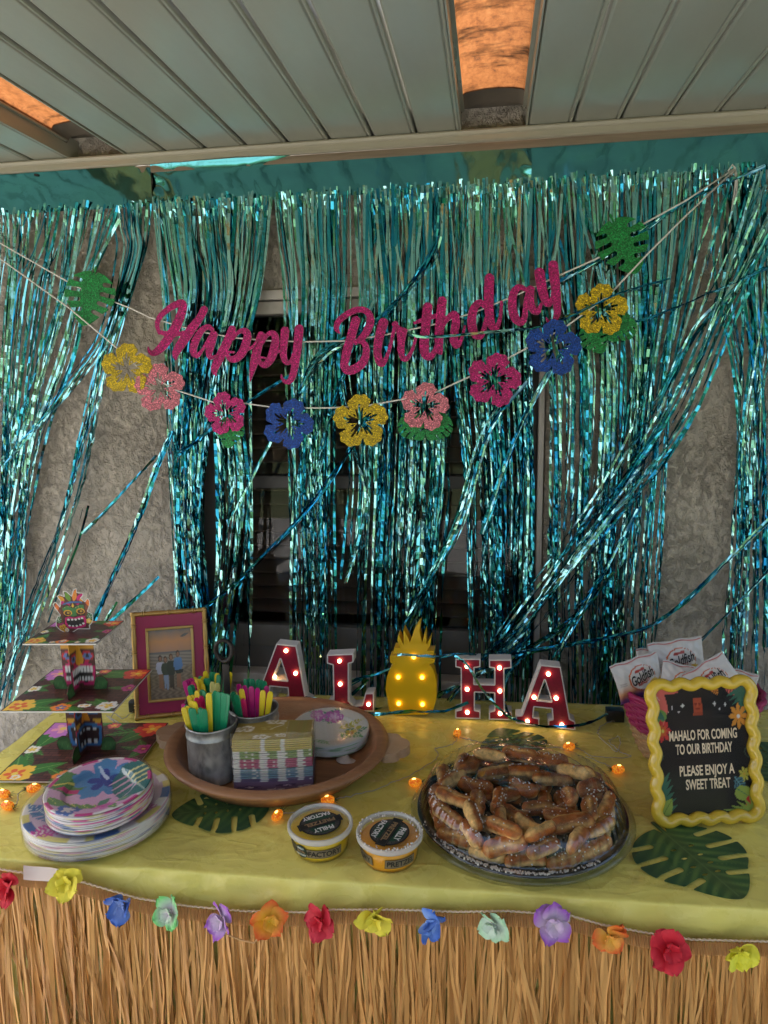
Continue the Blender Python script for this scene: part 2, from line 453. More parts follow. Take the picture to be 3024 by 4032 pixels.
def m_stucco():
    k = NT('skip_trowel_stucco'); v = k.coord()
    v2 = k.coord((1, 1, .75))
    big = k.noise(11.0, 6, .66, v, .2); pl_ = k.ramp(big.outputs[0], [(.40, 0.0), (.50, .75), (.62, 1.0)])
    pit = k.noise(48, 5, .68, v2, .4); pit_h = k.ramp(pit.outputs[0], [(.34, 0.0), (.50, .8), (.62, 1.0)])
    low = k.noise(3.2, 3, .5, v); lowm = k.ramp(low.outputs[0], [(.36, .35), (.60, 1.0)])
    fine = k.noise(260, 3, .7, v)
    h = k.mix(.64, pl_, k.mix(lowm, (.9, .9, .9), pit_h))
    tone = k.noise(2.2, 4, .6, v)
    c = k.mix(1.0, k.ramp(tone.outputs[0], [(.3, (.52, .465, .40)), (.7, (.62, .56, .485))]), k.ramp(fine.outputs[0], [(.3, .90), (.7, 1.05)]), 'MULTIPLY'); c = k.mix(1.0, c, k.ramp(h, [(.1, .86), (.5, 1.0)]), 'MULTIPLY')  # low spots darkened in the colour, as painted occlusion shade
    k.link(c, k.b.inputs['Base Color']); k.b.inputs['Roughness'].default_value = .92; k.b.inputs['Specular IOR Level'].default_value = .2
    nb = k.bump(fine.outputs[0], .22, .003); k.link(k.bump(h, 1.0, .025, nb), k.b.inputs['Normal']); return k.m
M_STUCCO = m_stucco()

g = MB(); g.add([(-70, -70, -.05), (70, -70, -.05), (70, 30, -.05), (-70, 30, -.05)], [(0, 1, 2, 3)])
g.obj('lawn', m_lawn(), kind='structure')
g = MB(); g.box(-6.5, 5.0, -4.2, 2.0, -.12, 0.0); g.obj('patio_floor', m_concrete(), kind='structure')

# house wall with the window opening
WX0, WX1, WZ0, WZ1 = -.905, .151, .700, 1.843
house = thing('house_wall', 'grey beige skip-trowel stucco house wall behind the foil fringe', 'wall', (0, YW, 0))
b = MB()
b.box(-7.5, WX0, YW, YW+.14, 0, 2.55); b.box(WX1, 4.2, YW, YW+.14, 0, 2.55)
b.box(WX0, WX1, YW, YW+.14, 0, WZ0); b.box(WX0, WX1, YW, YW+.14, WZ1, 2.55)
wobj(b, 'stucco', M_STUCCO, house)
# a step at the wall's far right that lies close to the camera: stucco pilaster seen at the frame's edge
M_VINYL = mat('white_vinyl', (.50, .47, .44), .45, var=.1, vscale=8)
M_SASH = mat('grey_bronze_sash', (.055, .052, .052), .5, var=.15, vscale=10)
M_RAIL = mat('taupe_bottom_rail', (.15, .14, .13), .55, var=.12, vscale=9)
win = MB(); t_ = .020; y0, y1 = YW-.014, YW+.10
win.box(WX0-.012, WX0+t_, y0, y1, WZ0, WZ1+.012, bev=.002); win.box(WX1-t_, WX1-.004, y0, y1, WZ0, WZ1+.012, bev=.002)
win.box(WX0+t_, WX1-t_, y0, y1, WZ1-.014, WZ1+.012, bev=.002); win.box(WX0+t_, WX1-t_, y0+.012, y1, WZ1-.052, WZ1-.018, bev=.002)
win.box(WX0+t_, WX1-t_, y0-.014, y1, WZ0-.004, WZ0+.026, bev=.003)
wf = wobj(win, 'window_frame', M_VINYL, house)
sa = MB(); ya, yb = YW+.020, YW+.060
sa.box(WX0+t_, WX0+t_+.085, ya, yb, WZ0+.026, WZ1-.052, bev=.003); sa.box(WX1-t_-.034, WX1-t_, ya, yb, WZ0+.026, WZ1-.052, bev=.003)
sa.box(WX0+t_+.085, WX1-t_-.034, ya-.004, yb+.004, 1.292, 1.330, bev=.003)
sash = wobj(sa, 'sash', M_SASH, house)
sa = MB(); sa.box(WX0+t_+.085, WX1-t_-.034, ya-.006, yb, .80, .868, bev=.004); sa.box(WX0+t_+.085, WX1-t_-.034, ya+.004, yb+.01, WZ0+.026, .80, bev=.003)
wobj(sa, 'bottom_rail', M_RAIL, house)
M_GLASS = m_film('window_glass', (.78, .80, .80), .0, base=.02)
for (z0, z1, yy) in ((.868, 1.292, YW+.036), (1.330, WZ1-.052, YW+.044)):
    p = MB(); p.box(WX0+t_+.085, WX1-t_-.034, yy, yy+.003, z0, z1); wobj(p, 'pane', M_GLASS, house)
M_SLAT = mat('brown_shutter_slat', (.20, .13, .10), .5, var=.2, vscale=6, stretch=(1, 6, 6))
for k in range(20):
    z = .90+k*.0435; p = MB()
    for (xa, xb) in ((WX0+.13, WX0+.57), (WX0+.62, WX1-.07)):
        p.box(xa, xb, -.028, .028, -.004, .004, M=Matrix.Translation((0, YW+.118, z)) @ Matrix.Rotation(R(38), 4, 'X'), bev=.002)
    wobj(p, 'slat', M_SLAT, house)
p = MB(); p.box(WX0+.575, WX0+.615, YW+.10, YW+.135, .87, 1.80, bev=.003); wobj(p, 'shutter_stile', M_SLAT, house)
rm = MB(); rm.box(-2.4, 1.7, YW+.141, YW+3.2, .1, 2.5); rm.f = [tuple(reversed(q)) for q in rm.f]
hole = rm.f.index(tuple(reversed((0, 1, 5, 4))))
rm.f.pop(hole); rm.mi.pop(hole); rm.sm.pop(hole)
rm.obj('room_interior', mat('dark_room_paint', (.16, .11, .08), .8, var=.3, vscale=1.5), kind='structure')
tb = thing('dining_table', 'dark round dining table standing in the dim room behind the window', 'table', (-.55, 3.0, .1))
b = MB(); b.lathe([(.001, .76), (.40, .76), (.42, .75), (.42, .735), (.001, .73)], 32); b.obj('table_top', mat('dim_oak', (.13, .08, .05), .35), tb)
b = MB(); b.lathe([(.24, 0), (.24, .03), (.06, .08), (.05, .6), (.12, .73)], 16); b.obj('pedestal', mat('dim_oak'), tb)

# ---- patio cover: pan panels, skylights, trim
cover = thing('patio_cover', 'cream aluminium patio cover of long pan panels with two amber skylights', 'patio cover', (0, 0, ZC))
def m_panel():
    k = NT('cream_aluminium'); v = k.coord((1, .35, 1)); n1 = k.noise(4, 5, .6, v); n2 = k.noise(70, 3, .7, k.coord()); n3 = k.noise(14, 4, .6, k.coord((1, .2, 1)))
    c = k.mix(1.0, k.ramp(n1.outputs[0], [(.3, (.275, .278, .222)), (.7, (.33, .335, .272))]), k.ramp(n2.outputs[0], [(.22, .62), (.30, .98), (.8, 1.0)]), 'MULTIPLY')
    k.link(c, k.b.inputs['Base Color']); k.link(k.ramp(n3.outputs[0], [(.3, .26), (.7, .40)]), k.b.inputs['Roughness'])
    k.link(k.bump(n1.outputs[0], .12, .02), k.b.inputs['Normal']); return k.m
M_PANEL = m_panel()
PW_ = .1135
def panel_mesh(wd, y0, y1):
    # folded pan section: flat underside, rolled bead along the right edge, turned-up lips
    pr = [(0.0035, .030), (0.0035, .0045), (.0065, .0015), (.010, .0), (wd-.016, .0), (wd-.0140, .0006), (wd-.0122, .0026), (wd-.0105, .0028),
          (wd-.0090, .0010), (wd-.0066, -.0010), (wd-.0040, -.0008), (wd-.0022, .0025), (wd-.0022, .030)]
    b = MB(); ys = (y0, y1); v = [(x, y, z) for y in ys for x, z in pr]; n = len(pr)
    b.add(v, [(i, i+n, i+1+n, i+1) for i in range(n-1)], 0, False)
    b.add([(p[0], p[1], p[2]+.001) for p in v], [(0, n-1, 2*n-1, n)], 0, False)
    return b.mesh('panel')
PM = panel_mesh(PW_, COVER_Y0, YW-.008); PM.materials.append(M_PANEL)
xs = []; x = -.079-PW_*20
while x < COVER_X1:
    xs.append(x); x += PW_
SKY1 = (-1.150, -.987); SKY2 = (-.079, .084)
seams = []
x = .084
while x < 2.45: seams.append(x); x += PW_
x = -.079-PW_
while x > -.99: seams.append(x); x -= PW_
x = -1.150-PW_
while x > -2.3: seams.append(x); x -= PW_
for x in seams:
    o = link('panel', PM, M_PANEL, cover); o.location = (x, 0, 0)
def m_amber():
    k = NT('amber_fibreglass'); k.n.remove(k.b); v = k.coord((1, .55, 1))
    v3 = k.coord((1.6, .8, 1)); n1 = k.noise(30, 7, .72, v3, .15); n2 = k.noise(11, 5, .62, k.coord((.7, 1.6, 1)), .1); n3 = k.noise(140, 3, .6, v)
    c = k.mix(1.0, k.ramp(n1.outputs[0], [(.30, (.12, .055, .03)), (.40, (.30, .115, .040)), (.54, (.38, .150, .052)), (.75, (.46, .205, .075))]), k.ramp(n2.outputs[0], [(.35, (.14, .15, .19)), (.40, (.42, .42, .44)), (.50, (.95, .95, .95))]), 'MULTIPLY')
    c = k.mix(1.0, c, k.ramp(n3.outputs[0], [(.3, .80), (.7, 1.1)]), 'MULTIPLY')
    d = k.new('ShaderNodeBsdfDiffuse'); tr = k.new('ShaderNodeBsdfTranslucent'); k.link(c, d.inputs[0]); k.link(c, tr.inputs[0])
    x = k.new('ShaderNodeMixShader'); x.inputs[0].default_value = .30; k.link(d.outputs[0], x.inputs[1]); k.link(tr.outputs[0], x.inputs[2])
    gl = k.new('ShaderNodeBsdfGlossy'); gl.inputs['Roughness'].default_value = .3; y = k.new('ShaderNodeMixShader'); y.inputs[0].default_value = .04
    k.link(x.outputs[0], y.inputs[1]); k.link(gl.outputs[0], y.inputs[2]); k.link(y.outputs[0], k.out.inputs['Surface']); return k.m
M_AMBER = m_amber()
M_CAP = mat('brown_end_cap', (.17, .145, .11), .6, var=.2, vscale=12)
for (xa, xb) in (SKY1, SKY2):
    b = MB(); n = 14; wd = xb-xa
    def zz(t): return .050+.012*math.sin(math.pi*t)**.6-(.010 if (t < .07 or t > .93) else 0)
    ys = [COVER_Y0+.0+i*(YW-.12-COVER_Y0)/40 for i in range(41)]
    v = [(xa+wd*j/n, y, zz(j/n)) for y in ys for j in range(n+1)]
    b.add(v, [(i*(n+1)+j, i*(n+1)+j+1, (i+1)*(n+1)+j+1, (i+1)*(n+1)+j) for i in range(40) for j in range(n)], 0, True)
    sk = b.obj('skylight', M_AMBER, cover)
    b = MB(); v = [(xa+.001+(wd-.002)*j/n, y, zz(j/n)-(.002 if y < YW-.1 else .006)) for y in (YW-.135, YW-.06) for j in range(n+1)]
    b.add(v, [(j, j+1, n+2+j, n+1+j) for j in range(n)], 0, True)
    b.add([(p[0], p[1], p[2]+.012) for p in v], [(n+1+j, n+2+j, j+1, j) for j in range(n)], 0, True)
    b.obj('end_cap', M_CAP, sk)
    b = MB()   # upright channel walls either side of the skylight
    b.box(xa-.0022, xa+.001, COVER_Y0, YW-.006, -.002, .056); b.box(xb-.001, xb+.0022, COVER_Y0, YW-.006, -.002, .056)
    b.box(xa+.0012, xa+.010, COVER_Y0, YW-.07, .036, .040); b.box(xb-.010, xb-.0012, COVER_Y0, YW-.07, .036, .040)
    b.obj('channel', M_PANEL, cover)
M_TRIM = mat('cream_trim_paint', (.36, .33, .25), .45, var=.12, vscale=6, stretch=(.4, 2, 2))
M_BOARD = mat('tan_ledger_board', (.20, .150, .10), .6, var=.3, vscale=8, stretch=(.6, 8, 14), bump=.25, bscale=12)
b = MB(); zt = -.0015
prof = [(YW-.002, zt), (YW-.058, zt), (YW-.060, zt-.004), (YW-.057, zt-.010), (YW-.052, zt-.0125), (YW-.052, zt-.024), (YW-.047, zt-.027), (YW-.040, zt-.0285), (YW-.002, zt-.0285)]
for (xa, xb) in ((-2.33, 2.54),):
    v = [(x, y, z) for x in (xa, xb) for y, z in prof]; n = len(prof)
    b.add(v, [(i, i+1, i+1+n, i+n) for i in range(n-1)]); b.add(v, [tuple(range(n-1, -1, -1)), tuple(range(n, 2*n))])
b.obj('edge_trim', M_TRIM, cover)
b = MB(); b.box(-2.33, 2.54, YW-.046, YW-.002, -.050, -.0305, bev=.0015); b.obj('ledger_board', M_BOARD, cover)
b = MB(); b.box(COVER_X0, COVER_X1, YW-.125, YW-.001, .066, .072); b.obj('gap_light_blocker', M_CAP, cover)  # strip added over the wall gap to keep sky light off the stucco
b = MB(); b.box(COVER_X0, COVER_X1, COVER_Y0-.09, COVER_Y0-.002, -.05, .06, bev=.006); b.obj('fascia_beam', M_PANEL, cover)
b = MB()
for px_ in (-2.2, 2.4): b.box(px_-.05, px_+.05, COVER_Y0-.095, COVER_Y0+.005, -ZC, -.052, bev=.004)
b.obj('post', M_PANEL, cover)
b = MB(); b.lathe([(.0012, 0), (.006, 0), (.006, -.004), (.0012, -.005)], 10, c=(-1.255, YW-.05, -.036)); b.obj('knot_hole', mat('dark_knot', (.02, .015, .01), .8), cover)

# ---- the yard behind the photographer (mirrored by the foil)
def m_leafy(name, c0, c1):
    k = NT(name); g_ = k.new('ShaderNodeNewGeometry'); k.link(k.ramp(g_.outputs['Random Per Island'], [(0, c0), (1, c1)]), k.b.inputs['Base Color'])
    k.b.inputs['Roughness'].default_value = .55; return k.m
M_LEAFS = [m_leafy('mid_green_leaves', (.035, .085, .02), (.11, .19, .04)), m_leafy('yellow_green_leaves', (.08, .13, .02), (.20, .27, .06))]
M_BARK = mat('grey_bark', (.12, .09, .07), .9, var=.3, vscale=12, bump=.5, bscale=20)
def crown_mesh(seed, n, rx, rz):
    r = np.random.default_rng(seed); nb = 13
    cen = r.normal(size=(nb, 3))*np.array([rx*.45, rx*.45, rz*.42]); cen[:, 2] += rz
    k = r.integers(0, nb, n); p = cen[k]+r.normal(size=(n, 3))*rx*.24
    d = r.normal(size=(n, 3)); d /= np.linalg.norm(d, axis=1)[:, None]; e = np.cross(d, r.normal(size=(n, 3))); e /= np.linalg.norm(e, axis=1)[:, None]
    s = r.uniform(.07, .15, n)[:, None]; b = MB()
    v = np.stack([p-d*s, p+e*s*.5, p+d*s, p-e*s*.5], 1).reshape(-1, 3)
    b.v = [tuple(q) for q in v]; b.f = [(4*i, 4*i+1, 4*i+2, 4*i+3) for i in range(n)]; b.mi = [0]*n; b.sm = [False]*n
    return b.mesh('crown')
crowns = [crown_mesh(3, 2600, 1.7, 1.5), crown_mesh(5, 2600, 1.4, 1.9)]
yard = [(-8.5, -9.5, 1.2, 0, 1, 'broad yellow-green tree at the left end of the yard'), (-3.6, -10.2, 1.0, 1, 0, 'mid green tree left across the lawn'),
        (.6, -9.8, .7, 0, 0, 'round mid green tree straight across the lawn'), (5.2, -8.8, 1.3, 0, 0, 'broad mid green tree at the right end of the yard'),
        (8.6, -4.5, 1.6, 1, 0, 'mid green tree beside the right of the patio')]
for (x, y, h, cm, lm, lab) in yard:
    t = thing('yard_tree', lab, 'tree', (x, y, -.05), 'trees across the yard')
    b = MB(); b.tube([(0, 0, 0), (.05, .03, h*.5), (-.03, .0, h), (.1, .05, h+1.0)], [.14, .11, .09, .03], 8)
    for a in range(4): b.tube([(0, 0, h*.75), (.5*math.cos(a*1.6), .5*math.sin(a*1.6), h+.5), (1.0*math.cos(a*1.6), 1.0*math.sin(a*1.6), h+1.2)], [.06, .04, .015], 6)
    b.obj('trunk', M_BARK, t)
    o = link('crown', crowns[cm].copy(), M_LEAFS[lm], t); o.location = (0, 0, h); o.rotation_euler.z = x
fn = thing('board_fence', 'weathered brown board fence along the far side of the yard', 'fence', (0, -11, 0))
fb = MB(); fb.box(-.075, .075, -.01, .01, 0, 1.7, bev=.004); fm = fb.mesh('plank'); M_FENCE = mat('weathered_boards', (.22, .15, .10), .85, var=.3, vscale=5, stretch=(3, 3, .4)); fm.materials.append(M_FENCE)
for i in range(150):
    o = link('plank', fm, M_FENCE, fn); o.location = (-12+i*.16, 0, 0)
b = MB(); b.box(-12.1, 12.0, .011, .05, .35, .44); b.box(-12.1, 12.0, .011, .05, 1.3, 1.39); b.obj('fence_rail', M_FENCE, fn)

# ================================================================== FOIL FRINGE CURTAINS
M_FOIL = m_foil('teal_foil'); M_FOILFLAT = m_foil('teal_foil_header', True)
M_FOIL_G = mat('gold_tinted_foil', (.42, .27, .12), .16, 1.0, var=.3, vscale=18, bump=.2, bscale=40)
def bez(pts, t):
    """smooth interpolation through (px, py, Y) control points, t in 0..1"""
    return pts[min(len(pts)-1, int(t*(len(pts)-1)))]
def foil_strip(mb, pts, hw, r, calm=.30, crink=.0017, twist=1.0, smooth_len=.019):
    """pts: dense world polyline; a ribbon that is flat near its top and crinkled and twisted further down"""
    L = [0.0]
    for a, b in zip(pts[:-1], pts[1:]): L.append(L[-1]+(b-a).length)
    tot = L[-1]; n = max(3, int(tot/smooth_len)); k = 0; P = []
    for i in range(n+1):
        s = tot*i/n
        while k < len(L)-2 and L[k+1] < s: k += 1
        f = (s-L[k])/max(1e-9, L[k+1]-L[k]); P.append(pts[k].lerp(pts[k+1], f))
    ph = r.normal()*.10; vel = 0.0; ph0 = r.normal()*.62; o = len(mb.v)
    nz = r.normal(size=(n+1, 4))
    for i in range(n+1):
        s = tot*i/n; a = min(1.0, max(0.0, (s-calm*.55)/calm)); 
        t = (P[min(n, i+1)]-P[max(0, i-1)]).normalized()
        wx = Vector((0, -1, 0)).cross(t)
        wx = wx.normalized() if wx.length > 1e-4 else Vector((1, 0, 0)); nn = t.cross(wx).normalized()
        vel = vel*.80+nz[i, 0]*.16*twist; ph += vel*a*.5; ph *= .985
        pp = ph+ph0*(.12+.88*a) if calm > .1 else ph+ph0
        d = wx*math.cos(pp)+nn*math.sin(pp); up = nn*math.cos(pp)-wx*math.sin(pp)
        c = crink*(.12+.88*a)+(.0016 if (calm > .1 and .004 < s < .04) else 0)
        mb.v.append(tuple(P[i]-d*hw+up*((nz[i, 1]+.40*nz[i, 2])*c))); mb.v.append(tuple(P[i]+d*hw+up*((nz[i, 1]-.40*nz[i, 2])*c)))
        if i: mb.f.append((o+2*i-2, o+2*i-1, o+2*i+1, o+2*i)); mb.mi.append(0); mb.sm.append(False)
def pathpx(ctrl, n=14, Y=1.945):
    c = catmull([(q[0], q[1], q[2] if len(q) > 2 else Y) for q in ctrl], n)
    return [W(q[0], q[1], q[2]) for q in c]
def seed_of(i): return np.random.default_rng(1000+i)

CURT = [
 ('teal metallic foil fringe curtain hung at the left over bare stucco',
  lambda x: 842-.062*x, (-60, 600), [
   (-60, 300, 34, [(1150, -60, 235), (1500, -60, 165), (1900, -60, 120), (2300, -60, 95), (2760, -80, 50)]),
   (300, 480, 13, [(1150, 235, 350), (1400, 150, 300), (1700, 60, 190), (2000, 5, 120), (2300, -50, 70), (2700, -120, 20)]),
   (470, 600, 12, [(1000, 500, 580), (1200, 440, 520), (1400, 385, 450), (1700, 325, 372), (2000, 250, 300), (2300, 140, 200), (2650, 15, 75), (2800, -30, 40)]),
   (430, 560, 5, [(1000, 445, 560), (1300, 380, 460), (1500, 240, 330), (1650, 130, 210), (1800, -10, 60), (1860, -60, 0)])], 300),
 ('teal metallic foil fringe curtain hung in the middle over the window',
  lambda x: 838-.055*x, (600, 2092), [
   (600, 700, 20, [(1200, 640, 750), (1500, 650, 790), (1900, 665, 780), (2300, 690, 790), (2760, 715, 800)]),
   (700, 900, 42, [(1150, 730, 935), (1400, 705, 880), (1700, 690, 820), (2100, 690, 790), (2500, 705, 810), (2760, 720, 820)]),
   (900, 1075, 27, [(1150, 895, 1030), (1500, 845, 955), (1900, 860, 985), (2200, 850, 960), (2500, 830, 920), (2760, 820, 900)]),
   (985, 1050, 3, [(1300, 930, 990), (1700, 960, 990), (2300, 965, 985), (2790, 950, 970)]),
   (1080, 1165, 10, [(1150, 1115, 1195), (1500, 1125, 1190), (1900, 1135, 1178), (2300, 1145, 1172), (2760, 1150, 1172)]),
   (1165, 1335, 36, [(1150, 1195, 1335), (1500, 1190, 1315), (1900, 1190, 1310), (2300, 1200, 1318), (2800, 1205, 1320)]),
   (1335, 1440, 8, [(1150, 1340, 1440), (1450, 1330, 1430), (1800, 1385, 1445), (2100, 1370, 1425), (2280, 1360, 1385)]),
   (1435, 1765, 78, [(1150, 1440, 1760), (1500, 1430, 1755), (1900, 1425, 1745), (2300, 1420, 1715), (2800, 1420, 1700)]),
   (1765, 2095, 56, [(1150, 1775, 2080), (1500, 1790, 2080), (1900, 1830, 2085), (2300, 1845, 2075), (2800, 1860, 2060)])], 300),
 ('teal metallic foil fringe curtain hung at the right with strands swept towards the letters',
  lambda x: 846-.0618*x, (2090, 3075), [
   (2090, 2560, 66, [(1150, 2120, 2565), (1500, 2165, 2560), (1900, 2170, 2530), (2300, 2165, 2480), (2800, 2180, 2450)]),
   (2560, 2790, 28, [(1100, 2550, 2730), (1500, 2500, 2650), (1900, 2440, 2620), (2300, 2410, 2590), (2800, 2400, 2560)]),
   (2800, 3060, 20, [(1100, 2780, 3050), (1500, 2860, 3060), (1900, 2880, 3060), (2300, 2870, 3060), (2800, 2850, 3060)]),
   (2880, 3060, 10, [(1200, 2920, 3075), (1700, 2900, 2975), (2100, 2880, 2955), (2500, 2850, 2925), (2900, 2840, 2900)])], 300),
]
LOOSE = {0: [([(673, 1700), (615, 1845), (535, 2062), (383, 2409), (300, 2600)], 5, 10), ([(615, 1794), (434, 1990), (325, 2098)], 2, 6),
             ([(622, 2271), (500, 2387), (420, 2462), (330, 2560)], 2, 6), ([(455, 2380), (300, 2640), (200, 2800)], 2, 8), ([(470, 870), (400, 1000), (365, 1060)], 1, 4),
             ([(340, 2000), (300, 2150), (230, 2330), (180, 2460)], 2, 16)],
         1: [([(1730, 800), (1700, 1000), (1500, 1250), (1265, 1400), (1180, 1560)], 4, 14), ([(2060, 1500), (1913, 1700), (1804, 2062), (1696, 2279), (1609, 2460), (1560, 2600)], 6, 30),
             ([(1475, 1620), (1262, 1939), (1081, 2148), (900, 2322), (740, 2440)], 4, 8), ([(1175, 1463), (1030, 1550), (880, 1660), (700, 1790)], 2, 5),
             ([(1470, 1180), (1380, 1400), (1300, 1640), (1240, 1900)], 3, 10), ([(1085, 1700), (960, 1940), (900, 2050)], 2, 6), ([(900, 2240), (870, 2420), (840, 2700)], 5, 30),
             ([(1370, 1700), (1440, 1950), (1400, 2150), (1360, 2300)], 2, 5)],
         2: [([(3060, 720), (2830, 1250), (2620, 1720), (2300, 2150), (2020, 2500), (1930, 2590, 1.80)], 11, 95), ([(2930, 690), (2700, 1420), (2480, 1830), (2230, 2190), (2060, 2430), (1945, 2575, 1.80)], 8, 80),
             ([(3080, 2000), (2867, 2205), (2693, 2375), (2562, 2463), (2431, 2507), (2300, 2528), (2100, 2562), (1950, 2590, 1.80)], 8, 12), ([(3060, 2210), (2900, 2380), (2740, 2540), (2680, 2600)], 3, 10),
             ([(3060, 1035), (2600, 1230), (2330, 1300)], 3, 8), ([(3010, 655), (2700, 800), (2450, 970), (2250, 1085), (2130, 1150)], 3, 7),
             ([(2640, 1100), (2440, 1155, 1.865), (2270, 1235, 1.86), (2130, 1290), (1900, 1312, 1.88), (1690, 1322, 1.88), (1560, 1310)], 2, 4), ([(2290, 1310), (2150, 1480), (2020, 1750), (1900, 2100)], 5, 22),
             ([(2500, 2000), (2330, 2330), (2230, 2500), (2120, 2720)], 5, 25), ([(3024, 900), (2900, 1120), (2740, 1300), (2600, 1560)], 4, 24),
             # strands that lie in front of and between the marquee letters
             ([(1955, 2580, 1.82), (1810, 2578, 1.68), (1720, 2584, 1.66), (1580, 2583, 1.66), (1562, 2580, 1.67)], 2, 3),
             ([(1790, 2576, 1.69), (1840, 2620, 1.66), (1900, 2715, 1.655), (1975, 2800, 1.655), (2015, 2832, 1.67), (2060, 2822, 1.72)], 1, 3),
             ([(1640, 2590, 1.84), (1500, 2650, 1.82), (1380, 2690, 1.80), (1270, 2800, 1.80)], 6, 16),
             ([(1450, 2680, 1.83), (1380, 2740, 1.80), (1300, 2790, 1.78)], 3, 14), ([(1800, 2700, 1.82), (1700, 2740, 1.79), (1560, 2790, 1.77), (1400, 2785, 1.72), (1290, 2760, 1.69), (1200, 2752, 1.70)], 4, 10),
             ([(1840, 2770, 1.69), (1740, 2800, 1.66), (1620, 2800, 1.655), (1510, 2812, 1.66), (1440, 2815, 1.69)], 3, 8),
             ([(1985, 2770, 1.74), (2010, 2830, 1.68), (2060, 2845, 1.66), (2150, 2862, 1.63), (2290, 2858, 1.645), (2400, 2815, 1.72)], 3, 6),
             ([(2400, 2250), (2250, 2440), (2080, 2560), (1990, 2660, 1.80), (1970, 2760, 1.76)], 6, 26),
             ([(2060, 2540), (1960, 2620, 1.82), (1860, 2660, 1.80), (1760, 2760, 1.80)], 5, 16)]}
si = 0
for ci, (lab, topy, (hx0, hx1), clumps, cap) in enumerate(CURT):
    cx_ = (hx0+hx1)/2; c0 = W(cx_, topy(cx_), 1.955)
    cur = thing('foil_fringe_curtain', lab, 'curtain', (c0.x, 1.955, ZC-.05), 'teal foil fringe curtains across the wall')
    # header sheet, taped under the trim
    nx, nz_ = 160, 10; b = MB(); r = np.random.default_rng(50+ci); zt_ = ZC-.0305
    xa, xb = W(hx0, topy(hx0), 1.95).x, W(hx1, topy(hx1), 1.95).x
    if ci == 2: xb += .5
    if ci == 0: xa -= .5
    for j in range(nz_+1):
        for i in range(nx+1):
            x = xa+(xb-xa)*i/nx; px_ = hx0+(hx1-hx0)*i/nx
            zb = W(px_, topy(px_)+6, 1.95).z if 0 <= px_ <= 3024 else W(min(max(px_, 0), 3024), topy(min(max(px_, 0), 3024))+6, 1.95).z
            z = zt_+(zb-zt_)*j/nz_
            q = noise.fractal(Vector((x*3.0, ci*7.3, z*6)), 1.0, 2.0, 3)*.0035+.0030*max(0, .10-abs(noise.noise(Vector((x*9+z*5, ci*3.1, z*7)))))*10*.35+noise.noise(Vector((x*26, ci*3.1, z*18)))*.0010
            e = max(0.0, 1-abs(x-xa)/.10)+max(0.0, 1-abs(x-xb)/.10) if ci == 1 else 0
            q += e*noise.noise(Vector((x*30, 4.4, z*34)))*.012
            q -= .012*math.exp(-j*1.3)*(1+noise.noise(Vector((x*6, 1, 1)))) *math.exp(-((x-xa-.22)/.16)**2) if ci == 1 else 0
            b.v.append((x, 1.953+q+.003*ci-.004*(j/nz_), z))
    for j in range(nz_):
        for i in range(nx):
            q = j*(nx+1)+i; b.f.append((q, q+nx+1, q+nx+2, q+1)); b.mi.append(0); b.sm.append(True)
    wobj(b, 'header', M_FOILFLAT, cur)
    # fold-over tufts where each strip leaves the header
    def add_strip(ctrl, hw, **kw):
        global si
        mb_ = MB(); foil_strip(mb_, pathpx(ctrl), hw, seed_of(si), **kw); si += 1
        wobj(mb_, 'strip', M_FOIL, cur)
    for (x0, x1, n, rows) in clumps:
        for k in range(n):
            f = (k+rng.uniform(.1, .9))/n; tx = x0+(x1-x0)*f; Y = 1.938+.030*rng.random(); f2 = min(1, max(0, f+rng.normal()*.10))
            ctrl = [(tx, topy(tx)-2-34*rng.random()**2, 1.941)]+[((tx*.6+(a+(bq-a)*f2)*.4), topy(tx)+.45*(y_-topy(tx)), Y) for (y_, a, bq) in rows[:1]]
            drift = 0
            for (y_, a, bq) in rows:
                drift += rng.normal()*5
                ctrl.append((a+(bq-a)*f2+drift, y_, Y))
            if rng.random() < .3: ctrl = ctrl[:-1]+[(ctrl[-1][0]*.5+ctrl[-2][0]*.5, ctrl[-1][1]*.5+ctrl[-2][1]*.5, Y)]
            hw_ = rng.uniform(.0026, .0046)*(.86, 1.0, .90)[ci]
            if rng.random() < .30: hw_ = rng.uniform(.0012, .0020)      # strips that have folded lengthwise
            add_strip(ctrl, hw_, calm=rng.uniform(.36, .56), twist=rng.uniform(.4, 1.4), crink=rng.uniform(.0009, .0020))
    for (ctrl, n, wd) in LOOSE[ci]:
        for k in range(n):
            off = (k+.5)/n-.5; ox = off*2*wd+rng.normal()*wd*.2; oy = -off*wd*.5+rng.normal()*3; m_ = len(ctrl)
            cc = []
            for j, q in enumerate(ctrl):
                f = .55+.45*math.cos(j/(m_-1)*math.pi*.5) if wd > 20 else 1
                cc.append((q[0]+ox*f+rng.normal()*wd*.12, q[1]+oy*f+rng.normal()*3, (q[2] if len(q) > 2 else 1.922)-.006*rng.random()))
            add_strip(cc, rng.uniform(.0024, .0040), calm=.02, crink=.0010, twist=rng.uniform(.6, 1.6), smooth_len=.016)

